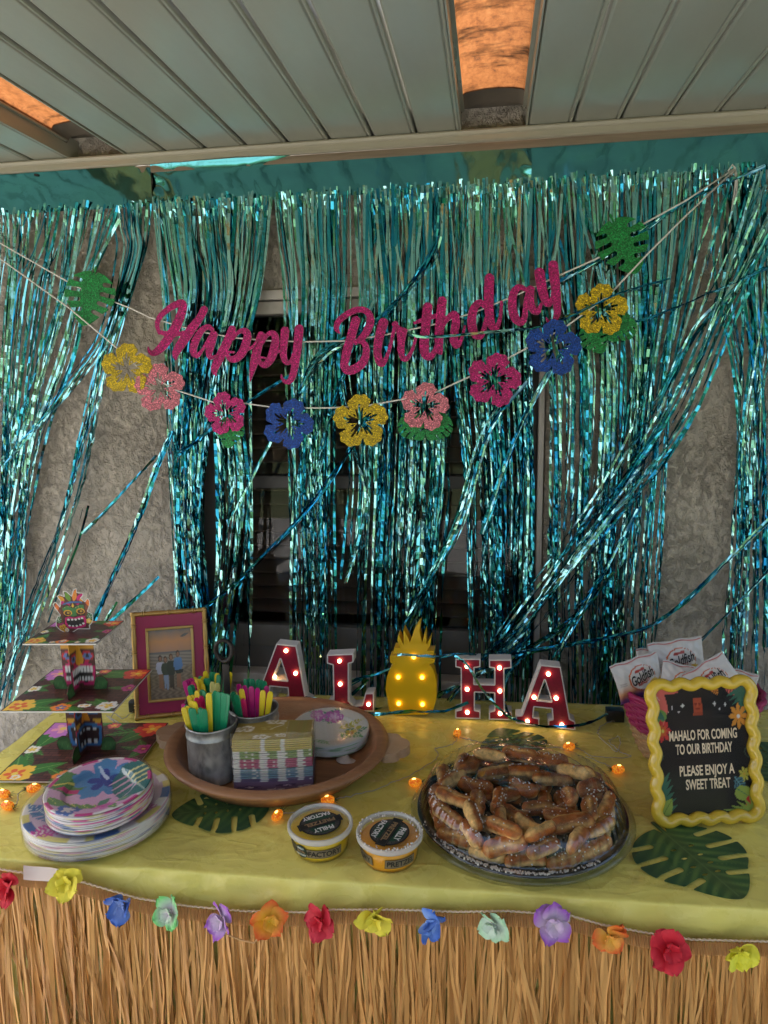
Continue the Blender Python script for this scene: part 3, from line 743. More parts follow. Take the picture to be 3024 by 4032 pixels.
# ================================================================== BANNERS
M_PINKG = m_glitter('magenta_glitter', (.50, .012, .17)); M_GREENG = m_glitter('green_glitter', (.012, .24, .055)); M_YELG = m_glitter('yellow_glitter', (.60, .42, .01))
M_LPG = m_glitter('pale_pink_glitter', (.68, .20, .26)); M_BLUEG = m_glitter('blue_glitter', (.005, .06, .36)); M_CARD = mat('white_card', (.6, .6, .58), .8)
M_STRING = mat('white_ribbon_string', (.75, .73, .70), .5, coat=.3)
def zA(p): return [(500+x/2.074, 1150+y/2.074, wd/2.074) for x, y, wd in p]
def zB(p): return [(1250+x/1.58, 1000+y/1.58, wd/1.58) for x, y, wd in p]
LET = [
 ('H', zA, [[(268, 335, 22), (250, 270, 30), (268, 208, 36), (330, 148, 40), (400, 105, 46), (452, 92, 52), (462, 130, 56), (440, 200, 62), (405, 280, 66), (360, 355, 66), (305, 430, 62), (250, 485, 52), (208, 500, 34), (184, 480, 22), (176, 450, 8)],
            [(268, 325, 24), (320, 340, 34), (400, 345, 30), (500, 330, 30)], [(636, 146, 52), (600, 215, 52), (545, 285, 60), (485, 370, 66), (430, 450, 60), (400, 510, 44), (405, 552, 8)], [(590, 220, 40), (560, 250, 40)]]),
 ('a', zA, [[(700, 305, 30), (668, 285, 34), (618, 310, 42), (575, 375, 52), (545, 445, 54), (548, 500, 44), (578, 518, 32), (615, 480, 22), (655, 415, 20), (700, 345, 30)], [(718, 350, 50), (695, 420, 56), (676, 490, 48), (690, 535, 30), (735, 522, 12)]]),
 ('p', zA, [[(862, 305, 52), (830, 390, 60), (785, 480, 64), (738, 575, 62), (712, 635, 46), (728, 682, 6)], [(868, 385, 18), (915, 328, 26), (962, 318, 42), (990, 350, 52), (975, 430, 60), (945, 495, 58), (898, 542, 50), (850, 548, 40), (826, 520, 24), (832, 492, 16), (880, 492, 12)], [(965, 480, 20), (1030, 450, 18), (1062, 405, 12)]]),
 ('p', zA, [[(1098, 352, 50), (1078, 430, 58), (1052, 530, 58), (1030, 620, 46), (1008, 728, 6)], [(1105, 425, 18), (1150, 350, 26), (1192, 338, 40), (1216, 372, 50), (1208, 450, 58), (1185, 530, 58), (1145, 588, 48), (1105, 590, 36), (1084, 558, 22), (1096, 534, 14), (1135, 540, 10)], [(1190, 520, 18), (1255, 480, 14)]]),
 ('y', zA, [[(1293, 318, 60), (1282, 420, 54), (1278, 510, 48), (1298, 568, 36), (1328, 578, 24), (1354, 530, 18), (1385, 430, 16)], [(1410, 302, 62), (1402, 400, 60), (1388, 520, 56), (1368, 640, 50), (1340, 718, 42), (1300, 734, 28), (1270, 708, 18), (1262, 676, 8)]]),
 ('B', zB, [[(240, 415, 46), (215, 500, 46), (186, 600, 46), (166, 690, 42)], [(137, 492, 8), (118, 462, 26), (132, 420, 32), (175, 382, 32), (240, 350, 32), (298, 352, 32), (330, 392, 38), (324, 450, 42), (290, 510, 36), (240, 552, 22)], [(240, 545, 16), (290, 552, 26), (306, 600, 36), (290, 668, 42), (240, 712, 46), (190, 724, 44), (166, 695, 40)], [(300, 560, 14), (318, 640, 6)]]),
 ('i', zB, [[(412, 428, 50), (386, 520, 46), (375, 610, 42), (388, 672, 36), (410, 682, 26), (440, 620, 18), (464, 530, 16), (480, 455, 16)]]),
 ('r', zB, [[(484, 438, 32), (505, 462, 24), (545, 478, 26)], [(540, 482, 30), (522, 560, 36), (525, 625, 32), (550, 655, 26), (590, 600, 16), (615, 510, 14)], [(500, 455, 20), (512, 545, 20), (505, 598, 14)]]),
 ('t', zB, [[(686, 332, 50), (674, 450, 48), (664, 560, 48), (672, 625, 42), (702, 640, 34), (735, 595, 24), (758, 510, 20)], [(606, 430, 14), (680, 402, 24), (765, 378, 18)]]),
 ('h', zB, [[(776, 294, 48), (766, 400, 48), (757, 520, 46), (760, 600, 34), (770, 620, 12)], [(765, 475, 18), (810, 402, 26), (852, 376, 36), (862, 420, 42), (852, 490, 44), (850, 545, 42), (872, 572, 26), (900, 520, 16), (918, 450, 10)]]),
 ('d', zB, [[(1045, 330, 24), (1010, 304, 34), (974, 342, 42), (960, 420, 46), (974, 490, 44), (1010, 512, 36), (1036, 470, 26), (1050, 400, 20)], [(1070, 152, 50), (1066, 250, 50), (1068, 350, 46), (1080, 438, 42), (1110, 464, 30), (1136, 400, 18), (1146, 300, 14)]]),
 ('a', zB, [[(1302, 225, 22), (1252, 208, 32), (1218, 250, 42), (1212, 330, 46), (1230, 400, 46), (1266, 424, 40), (1290, 388, 30), (1296, 300, 24), (1318, 218, 26)], [(1325, 222, 42), (1320, 290, 44), (1340, 346, 38), (1370, 360, 28), (1392, 310, 14)]]),
 ('y', zB, [[(1380, 118, 54), (1392, 195, 52), (1410, 268, 46), (1432, 310, 36), (1456, 290, 22), (1470, 200, 16)], [(1466, 72, 52), (1476, 170, 52), (1488, 280, 46), (1490, 368, 36), (1470, 418, 24), (1438, 425, 16), (1424, 400, 8)]]),
]
YB = 1.895
ban = thing('birthday_banner', 'magenta glitter brush-script banner reading Happy Birthday strung between two green leaves', 'banner', (0, YB, 1.75))
def taut(pts, Y, rad=.0022, dx=0):
    b = MB(); b.tube([W(q[0], q[1], q[2] if len(q) > 2 else Y) for q in pts], rad, 6); return b
st = [(-80, 900, 1.93), (0, 957, 1.92), (300, 1128), (352, 1150), (520, 1216), (590, 1250), (700, 1282), (800, 1308), (920, 1330), (1050, 1341), (1190, 1346), (1370, 1342), (1520, 1318), (1700, 1280), (1860, 1233), (2025, 1166), (2190, 1090), (2390, 1000), (2500, 900), (2700, 790), (2890, 665, 1.93)]
wobj(taut(st, YB+.004), 'string', M_STRING, ban)
LETTER_COLS = 0
for (ch, tr, strokes) in LET:
    SS = [catmull(tr(s), 5) for s in strokes]
    if False: pass
    SS = [np.column_stack([q[:, 0], q[:, 1], q[:, 2]*1.15+1.5]) for q in SS]; allp = np.vstack(SS); pad = 40
    bb = (allp[:, 0].min()-pad, allp[:, 1].min()-pad, allp[:, 0].max()+pad, allp[:, 1].max()+pad)
    tilt = rng.normal()*.05; cx_ = (bb[0]+bb[2])/2
    def f(U, V, SS=SS):
        d = s_stroke(U, V, SS[0])
        for s in SS[1:]: d = np.minimum(d, s_stroke(U, V, s))
        return d
    def pl(u, v, d, tilt=tilt, cx_=cx_):
        p = W(u, v, YB); return (p.x, YB+d-.004+(u-cx_)/2796*2*tilt, p.z)
    mb_, _ = plate(f, bb, int((bb[2]-bb[0])/3.2), .0018, pl, mb=MB(), mi_side=1)
    wobj(mb_, 'letter', [M_PINKG, M_CARD], ban)
def leaf_cut(name, parent, cx, cy, r, rot, Y, m, sx=1.0, sl=5, w=.045):
    ca, sa_ = math.cos(rot), math.sin(rot)
    def pl(u, v, d):
        x = u*ca-v*sa_; y = u*sa_+v*ca; p = W(cx+x*r*sx, cy-y*r, Y); return (p.x, Y+d, p.z)
    mb_, _ = plate(lambda U, V: monstera(U, V, sl, w), (-1.15, -1.2, 1.15, 1.25), 62, .0016, pl)
    return wobj(mb_, name, [m], parent)
leaf_cut('monstera_leaf', ban, 352, 1168, 110, R(-12), YB-.004, M_GREENG, w=.062, sl=4)
leaf_cut('monstera_leaf', ban, 2455, 963, 118, R(24), YB-.004, M_GREENG, w=.062, sl=4)
YG = 1.875
gar = thing('flower_garland', 'garland of glitter hibiscus cut-outs hanging below the birthday lettering', 'garland', (0, YG, 1.6))
gs = [(-80, 960, 1.92), (0, 1018, 1.91), (275, 1215), (460, 1370), (560, 1460), (690, 1535), (860, 1590), (940, 1585), (1100, 1607), (1300, 1606), (1440, 1598), (1570, 1575), (1700, 1552), (1790, 1510), (1900, 1460), (2000, 1410), (2130, 1342), (2230, 1285), (2400, 1160), (2550, 1000), (2700, 850), (2893, 668, 1.93)]
wobj(taut(gs, YG+.003), 'string', M_STRING, gar)
FL = [(498, 1453, 92, M_YELG, 5, None), (629, 1528, 88, M_LPG, 12, None), (888, 1628, 78, M_PINKG, 20, [(905, 1700, 62, -8)]), (1134, 1668, 92, M_BLUEG, -14, None), (1420, 1660, 98, M_YELG, 10, None),
      (1672, 1602, 88, M_LPG, 0, [(1625, 1680, 62, 40), (1725, 1680, 62, -38)]), (1945, 1497, 98, M_PINKG, -6, None), (2178, 1370, 103, M_BLUEG, 0, None), (2368, 1221, 95, M_YELG, 4, [(2340, 1330, 66, 30), (2445, 1290, 66, -45)])]
for i, (fx, fy, r_, m, rot, lv) in enumerate(FL):
    yy = YG-.003-(.004 if i == 0 else 0)
    def pl(u, v, d, fx=fx, fy=fy, r_=r_, yy=yy, i=i):
        p = W(fx+u*r_*1.10, fy-v*r_*1.10, yy); return (p.x, yy+d+u*.006*math.sin(i*2.1), p.z)
    mb_, _ = plate(lambda U, V: hibiscus(U, V, R(90+rot)), (-1.12, -1.12, 1.12, 1.12), 66, .0016, pl)
    fo = wobj(mb_, 'hibiscus', [m], gar)
    if lv:
        for (lx, ly, lr, a) in lv: leaf_cut('backing_leaf', gar, lx, ly, lr, R(a), YG+.008, M_GREENG, sl=4, w=.04)
# knot and bow tails at the right-hand hook
b = MB()
b.tube([W(2893, 665, 1.935), W(2880, 690, 1.93), W(2868, 672, 1.93), W(2884, 648, 1.93), W(2896, 664, 1.93)], .0022, 6)
b.tube([W(2893, 665, 1.932), W(2898, 700, 1.93), W(2890, 770, 1.93), W(2880, 840, 1.935)], .0018, 6)
b.tube([W(2893, 665, 1.932), W(2903, 700, 1.93), W(2900, 760, 1.93), W(2892, 800, 1.935)], .0022, 6)
wobj(b, 'knot', M_STRING, gar)

# ================================================================== TABLE, CLOTH, GRASS SKIRT
def yf(x): return 1.063+.0268*(x+.891)
TX0, TX1, TD = -1.155, .80, .745
tab = thing('folding_table', 'long folding table hidden under the yellow cloth', 'table', (-.2, 1.45, 0))
M_GREY = mat('grey_table_plastic', (.35, .35, .34), .6); M_LEGM = mat('grey_steel_tube', (.2, .2, .2), .4, .8)
b = MB(); v = []
for z in (.700, TZ-.006):
    v += [(TX0+.012, yf(TX0)+.012, z), (TX1-.012, yf(TX1)+.012, z), (TX1-.012, yf(TX1)+TD-.012, z), (TX0+.012, yf(TX0)+TD-.012, z)]
b.add(v, [(3, 2, 1, 0), (4, 5, 6, 7), (0, 1, 5, 4), (1, 2, 6, 5), (2, 3, 7, 6), (3, 0, 4, 7)]); wobj(b, 'table_top', M_GREY, tab)
for (lx, ly) in ((TX0+.14, .12), (TX0+.14, TD-.12), (TX1-.14, .12), (TX1-.14, TD-.12)):
    b = MB(); b.tube([(lx, yf(lx)+ly, .70), (lx, yf(lx)+ly, .0)], .016, 8); wobj(b, 'leg', M_LEGM, tab)
def m_cloth():
    k = NT('yellow_vinyl_cloth'); v = k.coord(); n1 = k.noise(3, 4, .6, v); n2 = k.noise(16, 5, .6, v, 1.0); n3 = k.noise(500, 2, .6, v)
    k.link(k.ramp(n1.outputs[0], [(.3, (.72, .635, .145)), (.7, (.80, .71, .19))]), k.b.inputs['Base Color'])
    k.link(k.ramp(n2.outputs[0], [(.3, .22), (.7, .34)]), k.b.inputs['Roughness'])
    nb = k.bump(n3.outputs[0], .04, .002); nb = k.bump(n2.outputs[0], .13, .010, nb)
    for (sc, rot, st, ds) in ((3.2, .9, .20, .006), (4.6, -.5, .16, .005), (2.3, 1.5, .18, .007)):
        tc = k.new('ShaderNodeTexCoord'); mp = k.new('ShaderNodeMapping'); mp.inputs['Rotation'].default_value = (0, 0, rot); mp.inputs['Scale'].default_value = (1, 2.0, 1.2); k.link(tc.outputs['Object'], mp.inputs['Vector'])
        nz = k.noise(sc, 3, .5, mp.outputs[0], .3); sb = k.new('ShaderNodeMath', operation='SUBTRACT'); sb.inputs[1].default_value = .5; k.link(nz.outputs[0], sb.inputs[0])
        ab = k.new('ShaderNodeMath', operation='ABSOLUTE'); k.link(sb.outputs[0], ab.inputs[0]); nb = k.bump(k.ramp(ab.outputs[0], [(0, 1.0), (.035, .25), (.12, 0.0)]), st, ds, nb)
    k.link(nb, k.b.inputs['Normal'])
    return k.m
M_CLOTH = m_cloth()
def cloth_wr(x, y):
    q = noise.noise(Vector((x*5+y*3, y*7, 1.3)))*.0012
    d = abs(noise.noise(Vector((x*4.2-y*2.0+3, y*3.1, 5.2)))); q += .0030*max(0, 1-d*9)
    d = abs(noise.noise(Vector((x*3.1+y*4.4, y*2.2-x, 9.7)))); q += .0026*max(0, 1-d*10)
    return q
def cloth_pt(x, s):
    """s < 0: front drop (metres below the edge), 0..TD across the top, > TD: rear drop"""
    y = yf(x)
    if s < 0:
        d = -s; fo = min(1, d/.22)
        fold = noise.noise(Vector((x*6.5, d*1.2, 2.0)))*.020*fo+noise.noise(Vector((x*17, d*2.5, 4.0)))*.009*min(1, d/.05)+.010*max(0, .12-abs(noise.noise(Vector((x*7+d*14, d*9-x*2, 3.0)))))/.12*min(1, d/.02)
        fold += .006*noise.noise(Vector((x*9+d*26, d*10, 7.0)))*min(1, d/.04)
        return (x, y-.0015+.0012*math.exp(-d*500)-fold*.55*min(1, d/.02)-.004*fo, TZ-.0042-d)
    if s > TD: return (x, y+TD+.004, TZ-(s-TD))
    e = min(1, s/.05)
    lift = cloth_wr(x, y+s)*(1-.5*math.exp(-s*60)); near = math.exp(-((s-.02)/.03)**2)
    lift += near*.0010*(.5+noise.noise(Vector((x*22, 3.3, 1.1))))
    return (x, y+s, TZ-.0025+lift*.9-.0017*math.exp(-s*700))
rows = [-.46+i*.456/40 for i in range(40)]+[-.0022, -.0008]+[.0, .002, .005, .009, .015, .024]+[.024+(TD-.024)*i/70 for i in range(1, 71)]+[TD+.06, TD+.20]
cols_ = [TX0+(TX1-TX0)*i/240 for i in range(241)]
b = MB()
for s in rows:
    for x in cols_: b.v.append(cloth_pt(x, s))
n = len(cols_)
for j in range(len(rows)-1):
    for i in range(n-1): b.f.append((j*n+i, j*n+i+1, (j+1)*n+i+1, (j+1)*n+i)); b.mi.append(0); b.sm.append(True)
for X_, sg_ in ((TX0, -1), (TX1, 1)):     # the two end drops
    lo = len(b.v)
    for s in rows[42:]:
        for k in range(12):
            d = .30*k/11; p = cloth_pt(X_, s); b.v.append((p[0]+sg_*(.006*(1-math.exp(-d*60))+.012*noise.noise(Vector((s*9, d*2, 8)))*min(1, d*20)), p[1], p[2]-d))
    for j in range(len(rows)-43):
        for k in range(11):
            q = (lo+j*12+k, lo+(j+1)*12+k, lo+(j+1)*12+k+1, lo+j*12+k+1); b.f.append(q if sg_ < 0 else tuple(reversed(q))); b.mi.append(0); b.sm.append(True)
clo = b.obj('tablecloth', M_CLOTH); tag(clo, 'shiny yellow plastic tablecloth draped over the long table', 'tablecloth')

SK = [(-140, 3400), (0, 3425), (110, 3442), (200, 3447), (330, 3477), (545, 3540), (740, 3570), (960, 3590), (1200, 3595), (1300, 3584), (1560, 3585), (1800, 3593), (2000, 3590), (2243, 3607), (2368, 3643), (2538, 3674), (2722, 3702), (3024, 3710), (3200, 3712)]
SKX = [p[0] for p in SK]; SKY = [p[1] for p in SK]
def skirt_pt(px, dpx=0, out=.020):
    py = float(np.interp(px, SKX, SKY))+dpx; Y = 1.05
    for _ in range(3): Y = yf(W(px, py, Y).x)-out
    return W(px, py, Y)
p0 = skirt_pt(1512)
skirt = thing('grass_skirt', 'tan raffia grass table skirt trimmed with fourteen silk flowers', 'table skirt', (p0.x, p0.y, .1))
def m_raffia(name, c0, c1):
    k = NT(name); oi = k.new('ShaderNodeObjectInfo'); gi = k.new('ShaderNodeNewGeometry'); v = k.coord((30, 30, 2.5)); nz = k.noise(3, 4, .6, v)
    ad = k.new('ShaderNodeMath', operation='ADD'); k.link(oi.outputs['Random'], ad.inputs[0]); k.link(gi.outputs['Random Per Island'], ad.inputs[1])
    fr = k.new('ShaderNodeMath', operation='FRACT'); k.link(ad.outputs[0], fr.inputs[0])
    c = k.mix(1.0, k.ramp(fr.outputs[0], [(0, c0), (1, c1)]), k.ramp(nz.outputs[0], [(.3, .78), (.7, 1.1)]), 'MULTIPLY')
    k.link(c, k.b.inputs['Base Color']); k.b.inputs['Roughness'].default_value = .5; k.link(k.bump(nz.outputs[0], .4, .003), k.b.inputs['Normal']); return k.m
M_RAF = m_raffia('tan_raffia', (.46, .19, .035), (.84, .43, .125))
M_BAND = mat('pale_woven_braid', (.62, .35, .14), .6, var=.2, vscale=60); M_THREAD = mat('cream_braid_edge', (.68, .52, .36), .6)
def raffia(mb, px, r, lay):
    top = skirt_pt(px, r.uniform(0, 16), .018+.004*lay); L = .66; n = 16; hw = r.uniform(.0016, .0044) if lay == 0 else r.uniform(.0014, .0034)
    ph = r.normal()*.3; lean = r.normal()*.020; wob = r.normal(size=(n+1, 3)); x = y = 0.0; vx = 0.0
    o = len(mb.v); kink = r.integers(3, n) if r.random() < .5 else -1
    for i in range(n+1):
        t = i/n; vx = vx*.7+wob[i, 0]*.0022
        if i == kink: vx += r.normal()*.010
        x += vx; ph = ph*.93+wob[i, 1]*.20; y = -.004*lay*0+.010*t*wob[0, 2]-.010*math.sin(t*2.2)
        a = min(1, i/2.2); wd = hw*(.55+.45*a+.25*wob[i, 2]*a*.5)
        cx_, cy_ = top.x+x+lean*t, top.y+y-(.006 if lay == 0 else 0)*t
        d = Vector((math.cos(ph), math.sin(ph), 0))*wd
        mb.v.append((cx_-d.x, cy_-d.y, top.z-L*t)); mb.v.append((cx_+d.x, cy_+d.y, top.z-L*t))
        if i: mb.f.append((o+2*i-2, o+2*i-1, o+2*i+1, o+2*i)); mb.mi.append(0); mb.sm.append(False)
for k in range(300):
    b = MB(); raffia(b, -60+(3140)*(k+rng.random())/300, seed_of(5000+k), 0); wobj(b, 'strand', M_RAF, skirt)
b = MB()
for k in range(520): raffia(b, -90+(3200)*(k+rng.random())/520, seed_of(7000+k), 1+(k % 3)*-.6)
wobj(b, 'raffia_strands', M_RAF, skirt, kind='stuff')
b = MB(); nb = 520
for i in range(nb):
    pa = skirt_pt(-120+3280*i/nb, 2, .023); pb = skirt_pt(-120+3280*(i+.72)/nb, 2, .023); q = .5+.5*math.sin(i*1.7)
    hgt = .026
    v = [(pa.x, pa.y, pa.z), (pb.x, pb.y, pb.z), (pb.x, pb.y+.0005, pb.z-hgt), (pa.x, pa.y+.0005, pa.z-hgt), ((pa.x+pb.x)/2, pa.y-.0022, pa.z-.001), ((pa.x+pb.x)/2, pa.y-.0014, pa.z-hgt)]
    b.add(v, [(0, 3, 5, 4), (4, 5, 2, 1)], 0, False)
wobj(b, 'waistband', M_BAND, skirt)
b = MB(); n = 520
b.tube([skirt_pt(-120+3280*i/n, -3+2.2*math.sin(i*1.9), .024) for i in range(n+1)], .0017, 5)
for dz in ():
    b.tube([skirt_pt(-120+3280*i/260, dz+1.5*math.sin(i*2.3), .0262) for i in range(261)], .0008, 4)
wobj(b, 'braid_edge', M_THREAD, skirt)
b = MB(); b.tube([skirt_pt(q[0], q[1], .034) for q in ((850, 60), (868, 85), (900, 98), (950, 112), (1000, 122), (1016, 105), (1030, 60))], .0016, 5); wobj(b, 'loose_thread', M_BAND, skirt)
for (xa, xb, up_) in ((92, 298, -32), (2155, 2245, -12)):
    b = MB(); nn = 8
    for i in range(nn+1):
        px_ = xa+(xb-xa)*i/nn; a = skirt_pt(px_, up_, .0265); c_ = skirt_pt(px_, 24, .0265); b.v += [tuple(a), tuple(c_)]
    for i in range(nn): b.f.append((2*i, 2*i+1, 2*i+3, 2*i+2)); b.mi.append(0); b.sm.append(False)
    wobj(b, 'sticky_tab', mat('frosted_sticky_tab', (.66, .56, .52), .4), skirt)
M_PETAL = mat('silk_petal', rough=.65, attr='Col', var=.12, vscale=60, sss=0.0)
def petal_mesh(c0, c1, r, cup, ln):
    n = 6; v = []; cols = []
    for j in range(n+1):
        t = j/n; wd = .62*math.sin(math.pi*min(1, t*.86+.10))**.75
        for i in range(n+1):
            s = i/n*2-1; x = t*ln; y = s*wd*ln*.98
            z = cup*math.sin(t*1.9)*ln*.5-.10*ln*s*s*math.sin(t*3)+r.normal()*.025*ln*t+.06*ln*t*t*math.sin(s*7+ln*900); x *= 1+.05*r.normal()*(t > .9)
            v.append((x, y, z)); f = min(1, max(0, t*1.25-.15+.2*abs(s))); cols.append([c0[k]*(1-f)+c1[k]*f for k in range(3)])
    b = MB(); b.add(v, [(j*(n+1)+i, j*(n+1)+i+1, (j+1)*(n+1)+i+1, (j+1)*(n+1)+i) for j in range(n) for i in range(n)], 0, True)
    me = b.mesh('petal', cols); me.materials.append(M_PETAL); return me
RED, YEL, BLU, GRN, PUR, ORA, WHI = (.62, .012, .03), (.78, .66, .05), (.05, .15, .55), (.17, .60, .16), (.36, .10, .50), (.85, .14, .02), (.72, .62, .68)
SILK = [(38, 3487, RED, RED, 'red', 88), (265, 3475, YEL, YEL, 'yellow', 84), (481, 3558, (.35, .45, .75), BLU, 'blue', 80), (675, 3590, WHI, GRN, 'white and green', 76), (878, 3618, WHI, PUR, 'white and purple', 78),
        (1055, 3622, (.85, .55, .04), ORA, 'orange and yellow', 80), (1263, 3625, RED, (.5, .008, .03), 'red', 78), (1480, 3612, YEL, YEL, 'yellow', 82), (1683, 3630, (.30, .48, .85), BLU, 'blue', 80), (1948, 3640, (.66, .72, .64), (.40, .66, .40), 'mint and white', 74),
        (2175, 3630, WHI, PUR, 'lilac and white', 86), (2398, 3684, (.9, .55, .08), ORA, 'orange and yellow', 78), (2628, 3735, RED, RED, 'red', 92), (2905, 3735, (.85, .80, .06), (.85, .80, .06), 'yellow folded', 80)]
for i, (px_, py_, c0, c1, nm, rp) in enumerate(SILK):
    r = np.random.default_rng(300+i); p = skirt_pt(px_, py_-float(np.interp(px_, SKX, SKY)), .046); ln = rp*.90/2796*1.13
    b = MB(); b.lathe([(.001, -.004), (.004, 0), (.006, .004), (.003, .008), (.001, .009)], 10)
    fl = b.obj('silk_flower', mat('flower_eye_%d' % i, tuple(q*.75 for q in c0), .6))
    fold = i in (0, 2, 8, 13)
    q = Matrix.Translation(p) @ Matrix.Rotation(r.normal()*.35, 4, 'Z') @ Matrix.Rotation(R(82)+r.normal()*.18, 4, 'X') @ Matrix.Rotation(r.random()*6.28, 4, 'Z')
    fl.matrix_world = q; put(skirt, fl)
    fl['label'] = nm+' silk flower on the waistband'
    pm = petal_mesh(c0, c1, r, .42, ln)
    for k in range(5):
        o = link('petal', pm if k % 2 else petal_mesh(c0, c1, r, r.uniform(-.1, .6), ln*r.uniform(.88, 1.08)), M_PETAL, fl)
        a = k*2*math.pi/5+r.normal()*.22; el = r.uniform(-.55, .12)+(-.7 if fold else 0)*abs(math.cos(a))
        o.rotation_euler = (r.normal()*.35, el, a); o.location = (.004*math.cos(a), .004*math.sin(a), .001*k)
    if True:
        pm2 = petal_mesh(c0, tuple(.5*(c0[k]+c1[k]) for k in range(3)), r, .5, ln*.62)
        for k in range(4):
            o = link('petal', pm2, M_PETAL, fl); o.rotation_euler = (0, -.55, k*1.57+.4); o.location.z = .006

# ================================================================== THINGS ON THE TABLE
M_PRINT = mat('glossy_print', rough=.34, attr='Col', coat=.15); M_MATTE = mat('matte_print', rough=.6, attr='Col', var=.06, vscale=40)
M_WHITE = mat('white_board_edge', (.70, .67, .62), .7); M_BLACK = mat('black_plastic', (.012, .012, .013), .35, coat=.2)
# ---- tiki cupcake stand
tk = thing('tiki_cupcake_stand', 'three tier cardboard tiki cupcake stand with carved mask posts', 'cupcake stand', (-.941, 1.440, TZ)); tk.rotation_euler.z = R(6)
def tier_paint(seed):
    r = np.random.default_rng(seed)
    def p(U, V):
        k = Ink(U, V, (.05, .018, .016))
        row = np.floor(V*26); off = (row % 2)*.04; br = np.floor((U+off)*12); h = np.sin(br*12.9+row*78.2)*43758.5; h = h-np.floor(h)
        mort = ((V*26) % 1 < .18) | (((U+off)*12) % 1 < .08)
        k.c = np.where(mort[:, None], np.array((.022, .010, .010)), np.array((.055, .016, .014))*(1+h[:, None]*1.4))
        P = [(.11, .11, .15, (.80, .50, .06), (.70, .12, .03)), (.13, .88, .17, (.52, .18, .52), (.80, .35, .45)), (.90, .88, .15, (.60, .05, .04), (.85, .30, .05)), (.90, .12, .10, (.72, .70, .66), (.75, .45, .05)), (.50, .08, .09, (.75, .22, .03), (.1, .15, .4)), (.05, .50, .07, (.75, .72, .66), (.7, .5, .05)), (.95, .52, .08, (.55, .05, .25), (.4, .02, .12)), (.55, .94, .06, (.60, .09, .10), (.8, .4, .1))]
        for (x, y, s, c, m) in P:
            for a in range(4):
                an = r.uniform(0, 6.28); k.leaf((x, y), (x+math.cos(an)*s*2.6, y+math.sin(an)*s*2.2), s*.5, (.045, .17, .03), (.22, .38, .10), 0 if a % 2 else 9)
        for (x, y, s, c, m) in P: k.flower(x, y, s, c, m, (.8, .6, .1), rot=r.uniform(0, 1.2), deep=.3)
        for _ in range(5): k.flower(r.uniform(.05, .95), r.choice([.12, .06, .9]), .04, (.74, .72, .68), (.8, .5, .1), rot=r.uniform(0, 1))
        k.fill(np.minimum(np.minimum(U, 1-U), np.minimum(V, 1-V))-.012, (.03, .012, .012)); return k.c*1.3
    return p
for (wd, z, sd) in ((.298, .006, 2), (.252, .160, 4), (.166, .300, 7)):
    g_ = 150 if wd > .2 else 100
    mb_, cc = print_sheet(g_, g_, lambda u, v: ((u-.5)*wd, (v-.5)*wd*.92, z+.0024), tier_paint(sd))
    n0 = len(mb_.v); mb_.box(-wd/2, wd/2, -wd*.46, wd*.46, z-.0012, z+.0021, mi=1); cc = np.vstack([cc, np.ones((8, 3))*.6]); mb_.obj('tier', [M_PRINT, M_WHITE], tk, cc)
def face_paint(kind):
    def p(a, b_):
        k = Ink(a, b_, (.07, .020, .016)); A = np.abs(a)
        k.c = k.c*(1+.5*(np.sin(b_*60+np.sin(a*9)*2) > .6))[:, None]
        if kind == 0:
            k.poly([(-1, .72), (1, .72), (1, 1.05), (-1, 1.05)], (.60, .30, .03))
            for s in (-1, 1):
                k.ell(s*.55, .60, .44, .085, (.50, .02, .03)); k.ell(s*.58, .60, .30, .050, (.10, .18, .42)); k.ell(s*.60, .60, .10, .042, (.02, .02, .03))
            k.poly([(-.12, .8), (.12, .8), (.36, .50), (.20, .44), (-.20, .44), (-.36, .50)], (.66, .34, .03))
            k.poly([(-1.0, .40), (-.5, .50), (0, .43), (.5, .50), (1.0, .40), (.92, .10), (.4, .06), (0, .14), (-.4, .06), (-.92, .10)], (.52, .015, .13))
            k.poly([(-.84, .38), (-.4, .43), (0, .37), (.4, .43), (.84, .38), (.78, .16), (.3, .12), (0, .19), (-.3, .12), (-.78, .16)], (.02, .016, .016))
            for i in range(-4, 5):
                x = i*.19; k.poly([(x-.085, .42), (x+.085, .42), (x+.07, .30), (x-.07, .30)], (.66, .66, .66)); k.poly([(x-.08, .14), (x+.08, .14), (x+.06, .235), (x-.06, .235)], (.66, .66, .66))
        else:
            k.poly([(-1, .70), (1, .70), (1, .84), (-1, .84)], (.42, .02, .02))
            for s in (-1, 1):
                k.ell(s*.52, .70, .42, .085, (.035, .16, .42)); k.ell(s*.52, .70, .27, .045, (.03, .016, .016))
                k.poly([(s*.45, .53), (s*.98, .55), (s*.9, .47), (s*.6, .48)], (.66, .36, .03)); k.poly([(s*.5, .45), (s*1.0, .46), (s*1.0, .40), (s*.6, .41)], (.45, .02, .08))
            k.poly([(-.06, .8), (.06, .8), (.36, .50), (-.36, .50)], (.70, .26, .02))
            k.poly([(-.96, .42), (-.4, .47), (.4, .47), (.96, .42), (.86, .10), (.4, .06), (-.4, .06), (-.86, .10)], (.035, .16, .40)); k.poly([(-.80, .38), (-.3, .41), (.3, .41), (.80, .38), (.72, .15), (.3, .11), (-.3, .11), (-.72, .15)], (.035, .010, .012))
            for x in (-.5, -.15, .2, .55): k.poly([(x-.11, .40), (x+.11, .40), (x+.09, .33), (x-.09, .33)], (.70, .70, .70)); k.poly([(x-.11, .12), (x+.11, .12), (x+.08, .19), (x-.08, .19)], (.70, .70, .70))
        for s in (-1, 1):
            k.ell(s*1.25, .10, .40, .14, (.03, .10, .03)); k.leaf((s*.8, .02), (s*1.7, .14), .08, (.06, .17, .05), (.10, .25, .08))
        return k.c
    return p
